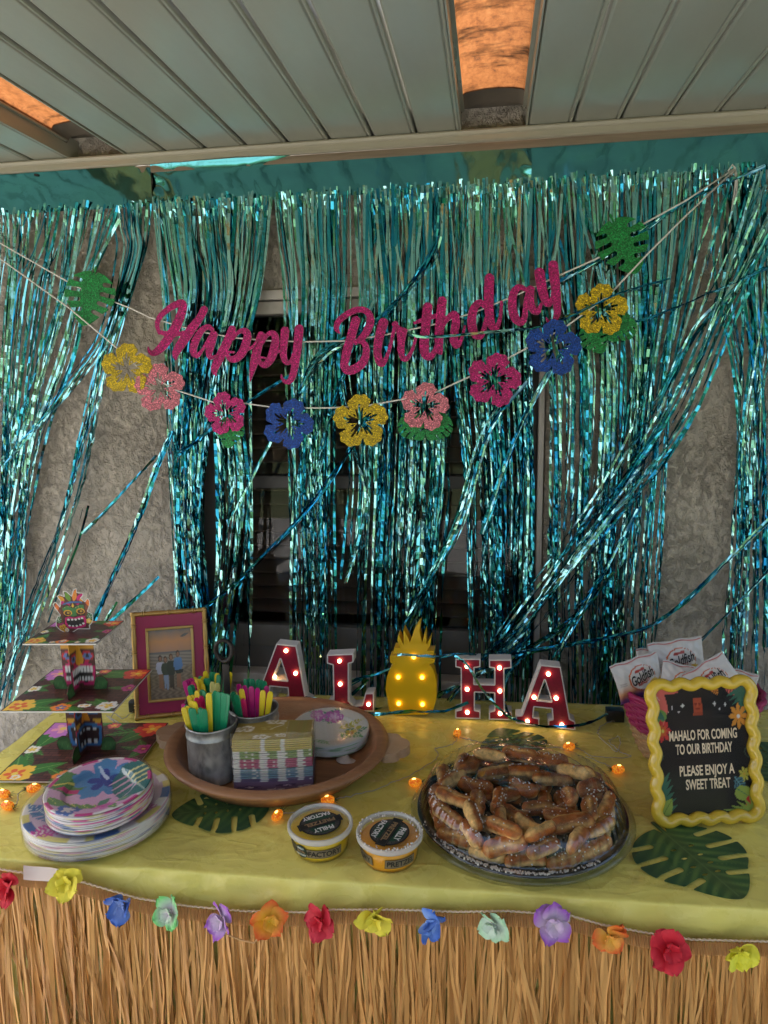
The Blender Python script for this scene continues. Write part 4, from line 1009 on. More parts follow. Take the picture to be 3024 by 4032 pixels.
for (z0, hgt, kind, hw) in ((.0085, .148, 1, .043), (.1625, .135, 0, .039)):
    def fsd(a, b_): return np.minimum(np.maximum(np.abs(a)-1, np.maximum(-b_, b_-1)), np.minimum(s_ell(a, b_, -1.25, .09, .42, .15), s_ell(a, b_, 1.25, .09, .42, .15)))
    def fsd2(a, b_): return np.maximum(fsd(a, b_), -b_+.0)
    for dirn in (0, 1):
        def pl(u, v, d):
            return (u*hw, d-.0008, z0+v*hgt) if dirn == 0 else (d-.0008, u*hw*.98-.001, z0+v*hgt)
        mb_, cc = plate(fsd2, (-1.75, -.02, 1.75, 1.02), 90, .0016, pl, face_paint(kind)); mb_.obj('mask_post', [M_MATTE, M_WHITE if dirn == 0 else M_MATTE], tk, cc)
TOP = [(560, 335), (582, 308), (604, 312), (640, 362), (652, 300), (614, 238), (650, 214), (704, 236), (694, 176), (738, 178), (792, 232), (818, 160), (862, 138), (862, 192), (937, 198), (932, 232), (902, 262), (942, 302), (984, 256), (1006, 298), (1000, 350), (968, 422), (1022, 452), (1022, 532), (1000, 572), (976, 592), (976, 640), (832, 640), (762, 682), (680, 690), (612, 652), (570, 602), (575, 530), (600, 482), (632, 470), (592, 402), (566, 362)]
def top_paint(U, V):
    k = Ink(U, V, (.10, .03, .02)); k.fill(-s_poly(U, V, TOP)*-1+9, (.72, .70, .66)) if False else None
    for (a, b_, wd, c) in (((700, 300), (625, 235), 28, (.70, .30, .02)), ((770, 300), (715, 180), 28, (.13, .28, .03)), ((810, 300), (852, 150), 26, (.72, .24, .03)), ((850, 290), (930, 205), 28, (.52, .01, .16)), ((690, 330), (655, 300), 24, (.50, .01, .16)), ((880, 290), (930, 285), 24, (.66, .30, .02))): k.leaf(a, b_, wd, c, tuple(q*.5 for q in c))
    k.poly([(675, 330), (930, 310), (935, 420), (960, 520), (935, 610), (820, 640), (690, 630), (660, 560), (680, 450)], (.055, .022, .016))
    k.poly([(676, 345), (790, 320), (912, 322), (905, 298), (780, 298), (690, 325)], (.05, .12, .32))
    k.poly([(668, 385), (720, 355), (795, 385), (870, 345), (925, 345), (925, 400), (870, 400), (825, 440), (835, 470), (790, 485), (745, 470), (770, 440), (720, 405), (672, 420)], (.05, .19, .05))
    k.poly([(780, 360), (795, 318), (812, 355), (795, 378)], (.72, .42, .04)); k.poly([(720, 330), (760, 355), (770, 330)], (.48, .01, .13)); k.poly([(830, 330), (860, 350), (880, 322)], (.48, .01, .13))
    for x in (700, 740, 765, 830, 860, 900): k.ell(x, 372+8*math.sin(x), 4, 4, (.60, .62, .20))
    for (x, y) in ((728, 440), (882, 420)): k.ell(x, y, 50, 36, (.66, .33, .03)); k.ell(x, y+4, 38, 26, (.05, .03, .02)); k.ell(x+6, y, 14, 12, (.70, .42, .04)); k.ell(x+6, y, 6, 5, (.1, .05, .02))
    k.poly([(690, 500), (740, 485), (800, 500), (870, 480), (930, 475), (945, 540), (925, 605), (830, 635), (720, 630), (680, 580)], (.55, .012, .15))
    k.poly([(705, 520), (760, 510), (820, 515), (900, 498), (915, 540), (890, 590), (800, 612), (730, 605), (702, 560)], (.018, .014, .016))
    for x, y in ((728, 524), (772, 522), (814, 522), (856, 512), (892, 505)): k.ell(x, y, 15, 12, (.72, .72, .70))
    for x, y in ((735, 598), (775, 602), (820, 600), (866, 588), (902, 570)): k.ell(x, y, 14, 11, (.72, .72, .70))
    for (x, y) in ((600, 375), (975, 315)):
        dx = 14 if x < 700 else -10
        k.stroke([(x+dx*4.2, y+185, 14), (x+dx*1.4, y+70, 12)], (.16, .05, .02)); k.poly([(x-6, y+35), (x+42, y+25), (x+48, y+80), (x+14, y+85)] if x < 700 else [(x-26, y+30), (x+14, y+35), (x-2, y+90), (x-36, y+84)], (.22, .06, .03)); k.leaf((x+8, y+40), (x-2, y-50), 26, (.72, .14, .02), (.8, .4, .05))
    for x, y in ((612, 520), (985, 485)): k.ell(x, y, 36, 46, (.04, .13, .04)); [k.stroke([(x, y, 3), (x+32*math.cos(a), y+40*math.sin(a), 5)], (.5, .55, .45)) for a in (0, .7, 1.5, 2.4, 3.3, 4.2, 5.2)]
    k.poly([(580, 575), (665, 560), (690, 640), (620, 660)], (.34, .03, .14)); k.flower(655, 630, 52, (.70, .38, .05), (.45, .15, .02), (.8, .6, .1)); k.flower(700, 650, 24, (.72, .68, .62), (.7, .4, .1)); k.flower(972, 540, 34, (.75, .48, .06), (.8, .6, .3))
    k.fill(-(s_poly(U, V, TOP)+9), (.72, .70, .66)); return k.c
def topl(u, v, d): return ((u-795)*.000196, d-.0008, .3025+(672-v)*.000196)
mb_, cc = plate(lambda U, V: s_poly(U, V, TOP), (550, 130, 1030, 700), 100, .0016, topl, top_paint); mb_.obj('mask_topper', [M_MATTE, M_WHITE], tk, cc)

# ---- picture frame
pf = thing('picture_frame', 'gold bamboo picture frame with magenta mat around a beach photograph', 'picture frame', (-.820, 1.648, TZ+.004)); pf.rotation_euler = (R(-13), 0, R(19))
M_GOLD = mat('antique_gold', (.48, .30, .10), .36, .75, var=.15, vscale=30)
fw, fh = .182, .268
def bamboo(p, q, nodes):
    b = MB(); p, q = Vector(p), Vector(q); n = 40; pts = [p.lerp(q, i/n) for i in range(n+1)]
    rad = [.0062+.0007*math.cos(i/n*math.pi*2*nodes) for i in range(n+1)]
    b.tube(pts, rad, 10)
    for k in range(nodes):
        c_ = (k+.5)/nodes
        for dl in (-.012, .012): m = p.lerp(q, c_+dl); d = (q-p).normalized(); b.tube([m-d*.0018, m-d*.0009, m+d*.0009, m+d*.0018], [.0062, .0078, .0078, .0062], 10)
    return b
for (p, q, nn) in (((-fw/2-.006, 0, 0), (fw/2+.006, 0, 0), 3), ((-fw/2-.006, 0, fh), (fw/2+.006, 0, fh), 3), ((-fw/2, 0, -.006), (-fw/2, 0, fh+.006), 4), ((fw/2, 0, -.006), (fw/2, 0, fh+.006), 4)): bamboo(p, q, nn).obj('bamboo_rail', M_GOLD, pf)
b = MB(); b.box(-fw/2+.004, fw/2-.004, -.0005, .010, .004, fh-.004); b.obj('mat_board', mat('magenta_mat', (.36, .010, .085), .5, coat=.25, var=.05, vscale=5), pf)
iw, i0, i1 = .110, .042, .224
for (xa, xb, za, zb) in ((-iw/2-.006, iw/2+.006, i0-.006, i0+.001), (-iw/2-.006, iw/2+.006, i1-.001, i1+.006), (-iw/2-.006, -iw/2+.001, i0+.001, i1-.001), (iw/2-.001, iw/2+.006, i0+.001, i1-.001)):
    b = MB(); b.box(xa, xb, -.0065, -.0005, za, zb, bev=.0014); b.obj('inner_rail', M_GOLD, pf)
def photo_paint(U, V):
    k = Ink(U, V, (.2, .15, .12)); n_ = np.sin(U*23+V*9)*.03
    sky_ = np.clip((V-.66)/.34, 0, 1); top = np.array((.15, .13, .13)); mid = np.array((.42, .19, .08)); low = np.array((.30, .16, .11))
    t = np.clip((sky_+n_)*2, 0, 1)[:, None]; t2 = np.clip((sky_+n_)*2-1, 0, 1)[:, None]; k.c = low*(1-t)+mid*t; k.c = k.c*(1-t2)+top*t2
    sea = V < .66; k.c = np.where(sea[:, None], np.array((.19, .155, .135))*(1+.25*np.sin(V*130+U*8))[:, None], k.c)
    k.fill(np.abs(V-.665)-.012, (.11, .095, .10))
    k.poly([(0, .33), (.45, .38), (1, .48), (1, 0), (0, 0)], (.165, .125, .095)); sand = V < (.33+.15*U); k.c = np.where(sand[:, None], k.c*(1+.35*np.sin(U*41+np.sin(V*50)*2)*np.sin(V*63))[:, None], k.c)
    k.leaf((.74, .88), (.95, .93), .02, (.09, .08, .08))
    def per(x, top_, skin, hair, body, legs, hem=.30):
        k.stroke([(x-.02, .17, .045), (x-.015, hem+.1, .07)], legs); k.stroke([(x+.035, .15, .045), (x+.03, hem+.1, .07)], legs)
        k.poly([(x-.07, top_-.10), (x+.07, top_-.10), (x+.085, hem+.03), (x+.05, hem), (x-.06, hem), (x-.085, hem+.04)], body); k.stroke([(x+.07, top_-.13, .045), (x+.09, hem+.08, .035)], body); k.stroke([(x-.07, top_-.13, .045), (x-.09, hem+.08, .035)], body)
        k.ell(x, top_-.045, .045, .05, hair); k.ell(x+.004, top_-.052, .030, .034, skin)
    SKN = (.22, .11, .07)
    per(.25, .63, SKN, (.05, .03, .025), (.36, .36, .46), SKN, .36); per(.37, .61, SKN, (.05, .025, .02), (.035, .04, .032), (.20, .25, .38), .34); per(.50, .64, SKN, (.07, .03, .02), (.028, .028, .024), (.05, .035, .03), .33); per(.66, .68, SKN, (.035, .025, .025), (.075, .15, .32), SKN, .38)
    k.poly([(.57, .40), (.78, .41), (.76, .355), (.62, .35)], (.02, .02, .024)); return k.c*1.45
mb_, cc = print_sheet(80, 116, lambda u, v: (-iw/2+u*iw, -.0018, i0+v*(i1-i0)), photo_paint); mb_.obj('photo_print', mat('photo_paper', rough=.25, attr='Col', coat=.3), pf, cc)
b = MB(); b.box(-.035, .035, .012, .015, .01, .2, M=Matrix.Rotation(R(-18), 4, 'X')); b.obj('easel_back', M_BLACK, pf)

# ---- turned wooden bowl
def m_wood(name, c0, c1, sc=(1.5, 14, 14)):
    k = NT(name); v = k.coord(sc); n1 = k.noise(4, 6, .6, v, .6); n2 = k.noise(40, 4, .6, v)
    k.link(k.mix(.35, k.ramp(n1.outputs[0], [(.3, c0), (.7, c1)]), k.ramp(n2.outputs[0], [(.3, c0), (.7, c1)])), k.b.inputs['Base Color'])
    k.b.inputs['Roughness'].default_value = .42; k.link(k.bump(n2.outputs[0], .15, .003), k.b.inputs['Normal']); return k.m
M_WOOD = m_wood('honey_wood', (.24, .105, .048), (.42, .21, .10)); M_WOODP = m_wood('pale_wood', (.40, .26, .16), (.52, .36, .24))
BX, BY, BR = -.4735, 1.450, .2545
bowl = thing('wooden_bowl', 'shallow round wooden serving bowl with two shaped handles', 'bowl', (BX, BY, TZ))
b = MB(); b.lathe([(.0015, .0015), (.185, .0015), (.205, .006), (.250, .046), (.2545, .052), (.2530, .056), (.243, .0575), (.229, .0575), (.2245, .055), (.212, .036), (.198, .024), (.185, .0205), (.0015, .020)], 72); b.v = [(p[0], p[1]*.905, p[2]) for p in b.v]; b.obj('dish', M_WOOD, bowl)
for s, an in ((1, R(4)), (-1, R(176))):
    def fs(U, V): return np.minimum.reduce([s_ell(U, V, .022, 0, .030, .030), s_ell(U, V, .010, .030, .020, .018), s_ell(U, V, .010, -.030, .020, .018), s_ell(U, V, .0, 0, .02, .05)])
    def pl(u, v, d):
        x, y = rotz(.250+u, v, an); return (x, y, .053-d)
    mb_, _ = plate(fs, (-.03, -.06, .06, .06), 40, .020, pl); mb_.obj('handle', M_WOODP, bowl)
FL0 = TZ+.0205

# ---- galvanised cutlery caddy
cad = thing('cutlery_caddy', 'galvanized metal caddy of three round buckets with ring handle in the bowl', 'caddy', (-.575, 1.410, FL0))
def m_galv():
    k = NT('galvanized_steel'); v = k.coord((1, 1, .6)); vo = k.new('ShaderNodeTexVoronoi'); vo.inputs['Scale'].default_value = 70; n = k.noise(26, 4, .6, v, 1.0); k.link(v, vo.inputs['Vector'])
    c = k.mix(.45, k.ramp(vo.outputs['Distance'], [(.1, (.20, .21, .22)), (.6, (.42, .43, .43))]), k.ramp(n.outputs[0], [(.38, (.13, .135, .14)), (.62, (.50, .50, .49))])); k.link(c, k.b.inputs['Base Color'])
    k.b.inputs['Metallic'].default_value = .75; k.link(k.ramp(n.outputs[0], [(.3, .38), (.7, .52)]), k.b.inputs['Roughness']); return k.m
M_GALV = m_galv(); M_IRON = mat('dark_iron', (.035, .030, .028), .5, .6)
BUK = [(-.588, 1.353), (-.518, 1.428), (-.632, 1.452)]
for (x, y) in BUK:
    b = MB(); r0 = .0535
    b.lathe([(.0015, .004), (r0-.004, .004), (r0-.001, .0), (r0+.0015, .001), (r0+.0012, .004), (r0, .007), (r0, .096), (r0+.0016, .098), (r0+.0016, .101), (r0, .103), (r0, .119), (r0+.0018, .1205), (r0+.0022, .1225), (r0+.001, .1245), (r0-.0014, .1235), (r0-.0016, .118), (r0-.0016, .008), (.0015, .007)], 40, c=(x+.575, y-1.410, .0005)); b.obj('bucket', M_GALV, cad)
pr_ = W(880, 2563, 1.410); zr = pr_.z-FL0; b = MB(); b.box(-.0075, .0075, -.002, .002, .01, zr-.030, bev=.0012, M=Matrix.Translation((pr_.x+.575+.003, 0, 0))); b.obj('post', M_IRON, cad)
b = MB(); b.tube([(pr_.x+.575+.0185*math.cos(a), .003*math.sin(a*2), zr+.0195*1.25*math.sin(a)) for a in [i*math.pi/12 for i in range(24)]], .0042, 8, closed=True); b.tube([(pr_.x+.575+.0195*math.cos(a), .010, zr+.0175*1.25*math.sin(a)) for a in [i*math.pi/12 for i in range(24)]], .0028, 8, closed=True); b.obj('ring_handle', M_IRON, cad)
# ---- plastic cutlery, handles up
CC = {'yellow': (.78, .58, .02), 'green': (.010, .25, .11), 'magenta': (.50, .012, .19), 'pink': (.62, .02, .13), 'amber': (.72, .66, .22)}
M_CUT = {k_: mat('plastic_'+k_.replace(' ', '_'), v_, .30, coat=.2, sss=.0) for k_, v_ in CC.items()}
def cutlery_mesh(Lh):
    b = MB(); n = 10; pr = [(.0, .0100), (.012, .0120), (.03, .0110), (.045, .0055), (.07, .0042), (.10, .0050), (Lh-.02, .0066), (Lh-.006, .0062), (Lh-.002, .0046), (Lh, .0022)]
    v = []
    for z, hw in pr:
        for (sx, sy) in ((-1, -.0006), (-.75, -.0016), (.75, -.0016), (1, -.0006), (1, .0008), (-1, .0008)): v.append((hw*sx, sy, z))
    m = 6; f = [(i*m+j, i*m+(j+1) % m, (i+1)*m+(j+1) % m, (i+1)*m+j) for i in range(len(pr)-1) for j in range(m)]; f += [tuple(range(m-1, -1, -1)), tuple((len(pr)-1)*m+j for j in range(m))]
    b.add(v, f, 0, False); return b.mesh('cutlery')
CUTM = {}
def zC_(x, y): return 480+x/2.676, 2380+y/2.676
CUT = [  # bucket, tip x, y (zoomed), row offset towards the wall, colour
 (2, 655, 800, .01, 'magenta'), (2, 672, 778, .015, 'magenta'), (2, 700, 772, .02, 'magenta'), (2, 725, 757, .025, 'magenta'), (2, 745, 800, .0, 'pink'), (2, 742, 768, .03, 'green'), (2, 768, 768, .03, 'yellow'), (2, 785, 792, .015, 'yellow'), (2, 806, 792, .015, 'yellow'), (2, 826, 792, .015, 'yellow'), (2, 852, 818, .01, 'yellow'),
 (2, 820, 735, .035, 'green'), (2, 850, 745, .03, 'yellow'), (2, 880, 715, .04, 'yellow'), (2, 880, 762, .02, 'green'), (2, 905, 765, .02, 'green'), (2, 945, 712, .035, 'green'), (2, 968, 712, .035, 'green'), (2, 1005, 718, .03, 'yellow'), (2, 1020, 740, .02, 'green'), (2, 955, 805, .0, 'amber'), (2, 1008, 825, -.005, 'amber'), (2, 1100, 762, .01, 'green'), (2, 1118, 745, .015, 'green'), (2, 1138, 728, .02, 'yellow'), (2, 735, 855, -.02, 'green'), (2, 715, 868, -.025, 'green'), (2, 1110, 870, -.02, 'yellow'),
 (0, 645, 1072, -.030, 'yellow'), (0, 672, 1040, -.02, 'green'), (0, 688, 1062, -.025, 'yellow'), (0, 640, 1030, -.01, 'magenta'), (0, 725, 1100, -.035, 'green'), (0, 748, 1105, -.038, 'green'), (0, 735, 1012, -.02, 'yellow'), (0, 765, 1022, -.025, 'yellow'), (0, 700, 940, .01, 'yellow'), (0, 738, 940, .012, 'yellow'), (0, 770, 932, .014, 'yellow'), (0, 792, 930, .01, 'yellow'), (0, 825, 1090, -.035, 'green'), (0, 808, 1128, -.04, 'green'), (0, 838, 1118, -.04, 'green'), (0, 866, 1122, -.04, 'green'), (0, 782, 975, -.005, 'pink'), (0, 832, 945, .005, 'pink'),
 (0, 845, 920, .015, 'green'), (0, 866, 925, .01, 'green'), (0, 915, 952, -.025, 'yellow'), (0, 938, 915, .0, 'yellow'), (0, 962, 922, -.005, 'green'), (0, 985, 928, -.012, 'green'), (0, 1018, 918, -.015, 'green'), (0, 1062, 915, -.015, 'green'), (0, 1085, 918, -.02, 'green'), (0, 1118, 922, -.02, 'green'),
 (1, 1165, 912, -.02, 'green'), (1, 1205, 948, -.038, 'green'), (1, 1180, 930, -.03, 'green'), (1, 1228, 828, .0, 'magenta'), (1, 1292, 840, -.01, 'magenta'), (1, 1362, 850, -.015, 'magenta'), (1, 1432, 878, -.02, 'magenta'), (1, 1528, 852, -.005, 'magenta'), (1, 1260, 908, -.03, 'yellow'), (1, 1276, 985, -.036, 'pink'), (1, 1488, 902, -.03, 'yellow'), (1, 1565, 932, -.03, 'yellow'), (1, 1300, 792, .03, 'green'), (1, 1335, 788, .032, 'green'), (1, 1372, 790, .03, 'green'), (1, 1438, 790, .028, 'green'), (1, 1468, 790, .025, 'green'), (1, 1505, 795, .022, 'green')]
BN = ['front bucket', 'right bucket', 'rear left bucket']
seen = {}
for (bi, tx, ty, dy, col) in CUT:
    bx, by = BUK[bi]; px_, py_ = zC_(tx, ty); tip = W(px_, py_, by+dy*.9); tip.z = max(tip.z, FL0+.128)
    base = Vector((bx+max(-.036, min(.036, (tip.x-bx)*.35)), by+max(-.03, min(.03, dy*.7)), FL0+.009))
    L_ = round((tip-base).length, 2)
    key = (col, L_)
    if key not in CUTM: CUTM[key] = cutlery_mesh(L_); CUTM[key].materials.append(M_CUT[col])
    o = link('cutlery', CUTM[key], M_CUT[col]); z = (tip-base).normalized(); xax = Vector((1, rng.normal()*.22, 0)); xax = (xax-z*xax.dot(z)).normalized(); yax = z.cross(xax)
    o.matrix_world = Matrix(((xax.x, yax.x, z.x, base.x), (xax.y, yax.y, z.y, base.y), (xax.z, yax.z, z.z, base.z), (0, 0, 0, 1)))
    lab = '%s plastic cutlery handle standing in the %s of the caddy' % (col, BN[bi]); tag(o, lab, 'cutlery', 'plastic cutlery in the galvanized caddy')

# ---- paper plates
def plate_paint(kind):
    def p(U, V):
        if kind == 0:      # large dinner plate
            k = Ink(U, V, (.52, .40, .52)); k.fill(-(np.hypot(U, V)-.90), (.62, .55, .18)); an = np.arctan2(V, U)
            k.fill(np.where((np.hypot(U, V) > .86) & (np.sin(an*9+1) > .5), -1.0, 1.0), (.70, .68, .66)); k.fill(np.where((np.hypot(U, V) > .88) & (np.sin(an*5) > .7), -1.0, 1.0), (.05, .12, .32))
            for (a, b_, wd, c) in (((-.2, -.2), (-.98, .2), .24, (.08, .20, .06)), ((-.3, -.5), (-.95, -.25), .16, (.06, .16, .34)), ((-.1, -.6), (-.5, -.92), .18, (.5, .05, .3)), ((.1, -.6), (.7, -.62), .14, (.10, .24, .08)), ((-.4, .2), (-.85, .55), .18, (.06, .16, .34)), ((.4, -.2), (.95, -.05), .2, (.5, .12, .35)), ((-.62, .05), (-.9, .45), .10, (.66, .50, .06))): k.leaf(a, b_, wd, c, (.66, .66, .62), 7)
        elif kind == 1:    # small plate: blue hibiscus, teal monstera, pink field
            k = Ink(U, V, (.60, .36, .55)); rr = np.hypot(U, V)
            k.fill(-(rr-.93), (.70, .66, .66)); k.poly([(-1, .05), (-.6, -.1), (-.2, .0), (-.3, .4), (-.8, .6)], (.08, .22, .08)); k.stroke([(-.95, .1, .03), (-.3, .40, .05)], (.66, .60, .12)); k.poly([(-.85, .02), (-.2, -.08), (-.25, .06), (-.7, .12)], (.50, .03, .18))
            k.flower(.0, .35, .62, (.055, .22, .46), (.02, .05, .28), None, rot=.5, deep=.42); k.stroke([(.05, .42, .08), (-.18, .72, .05)], (.5, .6, .75))
            k.fill(s_ell(U, V, .62, .18, .42, .62, .3), (.025, .16, .17)); k.stroke([(.30, .62, .05), (.95, -.30, .03)], (.5, .6, .55))
            for t in (.1, .3, .5, .7): k.stroke([(.35+.5*t, .5-.75*t, .07), (.1+.5*t, .25-.95*t, .03)], (.62, .38, .52)); k.stroke([(.40+.5*t, .55-.75*t, .06), (.85+.25*t, .75-.8*t, .05)], (.70, .66, .30))
            for i in range(6): k.leaf((-.85+.22*i, -.28-.05*i), (-.55+.22*i, -.60-.045*i), .10, (.12, .28, .10), (.62, .62, .20))
            k.flower(.25, -.62, .20, (.58, .14, .42), (.5, .05, .3)); k.flower(-.35, -.72, .24, (.06, .14, .42), (.65, .6, .6)); k.leaf((.1, -.5), (.3, -.28), .08, (.08, .25, .18)); k.leaf((.45, -.55), (.75, -.4), .09, (.08, .25, .18), (.6, .6, .1))
            k.fill(np.where((rr > .92) & (np.sin(np.arctan2(V, U)*7) > .3), -1.0, 1.0), (.52, .04, .22))
        else:              # white lunch plate with green leaves and lilac orchid
            k = Ink(U, V, (.62, .62, .58)); rr = np.hypot(U, V)
            for (a, b_, wd, c) in (((-.1, .3), (.1, 1.0), .22, (.05, .25, .17)), ((.0, .5), (-.7, .75), .18, (.10, .33, .20)), ((.3, -.2), (.98, .0), .24, (.05, .25, .17)), ((.25, -.1), (.9, -.5), .20, (.10, .33, .10)), ((.2, .1), (.85, .45), .14, (.45, .45, .05)), ((-.3, -.5), (.1, -.9), .16, (.25, .45, .22))): k.leaf(a, b_, wd, c, (.55, .60, .30), 6)
            k.flower(.02, .62, .26, (.52, .16, .46), (.66, .4, .6)); k.flower(-.42, .62, .22, (.52, .16, .46), (.66, .4, .6)); k.flower(.55, -.1, .16, (.55, .50, .05), (.6, .3, .05)); k.ell(.72, .05, .10, .08, (.4, .42, .03)); k.fill(np.where((rr < .98) & (np.sin(U*40+V*9) > .96), -1., 1.), (.66, .66, .66))
        return k.c
    return p
def plate_full(r, kind, depth):
    b = MB(); pr = [(.002, .0), (.15*r, 0), (.3*r, 0), (.42*r, 0), (.54*r, 0), (.62*r, .0005), (.66*r, depth*.35), (.70*r, depth*.62), (.78*r, depth*.75), (.86*r, depth*.86), (.93*r, depth*.96), (.985*r, depth), (r, depth*.93)]
    pr = [(pr[i][0]+(pr[i+1][0]-pr[i][0])*t/4, pr[i][1]+(pr[i+1][1]-pr[i][1])*t/4) for i in range(len(pr)-1) for t in range(4)]+[pr[-1]]
    b.lathe(pr, 168); v = np.array(b.v); return b.mesh('paper_plate', plate_paint(kind)(v[:, 0]/r, v[:, 1]/r))
def plate_edge(r, depth, pal, seed):
    rr = np.random.default_rng(seed); b = MB(); b.lathe([(.60*r, 0), (.66*r, depth*.35), (.72*r, depth*.66), (.97*r, depth*.97), (r, depth*.96), (r+.0002, depth*.80), (.985*r, depth*.72)], 60)
    cols = np.array(pal)[rr.integers(0, len(pal), 60)]; sm = np.repeat(cols[::3], 3, axis=0)[:60]; out = []
    for i in range(7): out.append(sm if i > 2 else np.tile((.62, .60, .58), (60, 1)))
    out[6] = np.tile((.60, .58, .55), (60, 1)); return b.mesh('paper_plate', np.vstack(out))
def plate_pack(cx, cy, z0, r, n, dz, kind, depth, pal, lab, tilt, rot, wrap_r):
    t = thing('paper_plate_pack', lab, 'plates', (cx, cy, z0), 'wrapped packs of paper plates'); t.rotation_euler = (tilt[0], tilt[1], rot)
    eds = [plate_edge(r, depth, pal, kind*10+i) for i in range(4)]
    for e in eds: e.materials.append(M_PRINT)
    for i in range(n):
        if i == n-1:
            o = link('paper_plate', plate_full(r, kind, depth), M_PRINT, t)
        else: o = link('paper_plate', eds[i % 4], M_PRINT, t)
        rr = np.random.default_rng(kind*100+i); o.location = (rr.normal()*.0007, rr.normal()*.0007, .001+i*dz); o.rotation_euler.z = rr.random()*6.28 if i < n-1 else 0
    b = MB(); zt_ = n*dz+depth; b.lathe([(.90*wrap_r, .0005), (wrap_r*1.0, .010), (wrap_r*1.012, depth), (wrap_r*1.012, zt_-.004), (wrap_r*1.004, zt_+.0008), (wrap_r*.985, zt_+.0016), (wrap_r*.80, zt_-.0015), (.5*wrap_r, zt_-.004), (.002, zt_-.006)], 64, rfun=lambda a, r_, z: 1+.0035*math.sin(a*23)*math.sin(a*7+z*90))
    b.obj('shrink_wrap', m_film('shrink_wrap_film', (1, 1, 1), .07, .25, 26, base=.015), t); return t
plate_pack(-.766, 1.192, TZ+.001, .137, 13, .0030, 0, .010, [(.70, .67, .62), (.70, .62, .36), (.66, .42, .46), (.72, .69, .66), (.36, .36, .44), (.70, .67, .64), (.72, .69, .64)], 'pack of large round tropical paper plates at the bottom of the stack', (0, 0), 0.0, .1385)
plate_pack(-.742, 1.164, TZ+.001+.0020+12*.0030+.0085, .098, 12, .0034, 1, .0135, [(.62, .58, .58), (.60, .10, .28), (.62, .50, .52), (.64, .62, .60), (.16, .22, .36), (.62, .56, .30)], 'pack of small pink and blue paper plates on the large plates', (R(1.5), R(-1)), 0.25, .0985)
plate_pack(-.368, 1.527, FL0+.001, .0905, 9, .0032, 2, .011, [(.62, .62, .58), (.60, .60, .52), (.30, .42, .26), (.62, .62, .60), (.64, .62, .58)], 'pack of white paper plates with green leaves in the wooden bowl', (R(2), R(2)), 0.1, .0915)

# ---- napkin pack
nk = thing('napkin_pack', 'wrapped stack of striped floral paper napkins in the wooden bowl', 'napkins', (-.448, 1.352, FL0+.0005)); nk.rotation_euler.z = R(11)
NW, ND, NN, NT_ = .163, .100, 27, .0043
PALN = {'purple': (.13, .085, .16), 'blue': (.16, .25, .31), 'pink': (.38, .085, .15), 'green': (.18, .25, .085), 'yellow': (.42, .33, .085)}
def napkin_mesh(col, seed):
    r = np.random.default_rng(seed); nx = 40; pr = [(ND/2-.003, 0), (-ND/2+.0012, .0), (-ND/2, NT_*.3), (-ND/2, NT_*.6), (-ND/2+.0012, NT_*.92), (ND/2-.003, NT_*.92)]
    b = MB(); cols = []; Wt = (.60, .57, .53)
    for i in range(nx+1):
        u = i/nx; x = (u-.5)*NW; wh = (.0 <= u < .10) or (.34 < u < .43) or (.56 < u < .67) or (.82 < u < .90) or r.random() < .10
        if col == 'yellow': wh = (.37 < u < .42) or (.6 < u < .66)
        bow = .004*(1-(2*u-1)**2)
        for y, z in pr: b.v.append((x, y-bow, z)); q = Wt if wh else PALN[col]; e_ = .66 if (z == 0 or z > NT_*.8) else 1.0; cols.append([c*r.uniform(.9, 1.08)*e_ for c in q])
    m = len(pr)
    for i in range(nx):
        for j in range(m-1): b.f.append((i*m+j, (i+1)*m+j, (i+1)*m+j+1, i*m+j+1)); b.mi.append(0); b.sm.append(False)
    for i in (0, nx): b.f.append(tuple(i*m+j for j in range(m))); b.mi.append(0); b.sm.append(False)
    me = b.mesh('napkin', cols); me.materials.append(M_MATTE); return me
order = ['purple']*7+['blue']*5+['pink']*5+['green']*4+['yellow']*6; cache = {}
for i, c_ in enumerate(order):
    key = (c_, i % 2)
    if key not in cache: cache[key] = napkin_mesh(c_, i)
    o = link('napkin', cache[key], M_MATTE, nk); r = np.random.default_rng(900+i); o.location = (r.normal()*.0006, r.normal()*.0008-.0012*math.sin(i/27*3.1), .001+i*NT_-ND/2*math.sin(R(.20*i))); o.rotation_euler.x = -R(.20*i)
def nap_top(U, V):
    k = Ink(U, V, (.36, .27, .06)); Wt = (.72, .68, .58)
    for (x, y, s, rt) in ((.12, .55, .17, .2), (.82, .62, .16, .9), (.50, .90, .15, .4), (.36, .10, .12, .1), (.95, .15, .13, .6), (.62, .2, .09, .2)): k.flower(x, y, s, Wt, (.40, .31, .09), Wt, rot=rt, deep=.45)
    k.flower(.42, .55, .19, (.34, .25, .05), (.42, .34, .1), (.3, .2, .05), rot=.3, deep=.3); k.stroke([(.45, .5, .015), (.62, .75, .02)], Wt); return k.c
mb_, cc = print_sheet(48, 34, lambda u, v: ((u-.5)*NW, (v-.5)*ND-.004*(1-(2*u-1)**2)*(1-v), .0015+NN*NT_-.0095*v+.002*math.sin(u*5)), nap_top); mb_.obj('napkin', M_MATTE, nk, cc)
def nap_bot(U, V):
    k = Ink(U, V, (.14, .09, .17)); Wt = (.56, .52, .52)
    for (x, y, s) in ((.22, .5, .16), (.52, .25, .11), (.66, .62, .15), (.92, .4, .13), (.05, .2, .1)): k.flower(x, y, s, (.06, .035, .09) if x in (.22, .66) else Wt, (.30, .22, .33), Wt, rot=x*3, deep=.45)
    return k.c
mb_, cc = print_sheet(54, 14, lambda u, v: ((u-.5)*NW*1.004, -ND/2-.0022-.004*(1-(2*u-1)**2), .001+v*.024), nap_bot); mb_.obj('napkin', M_MATTE, nk, cc)
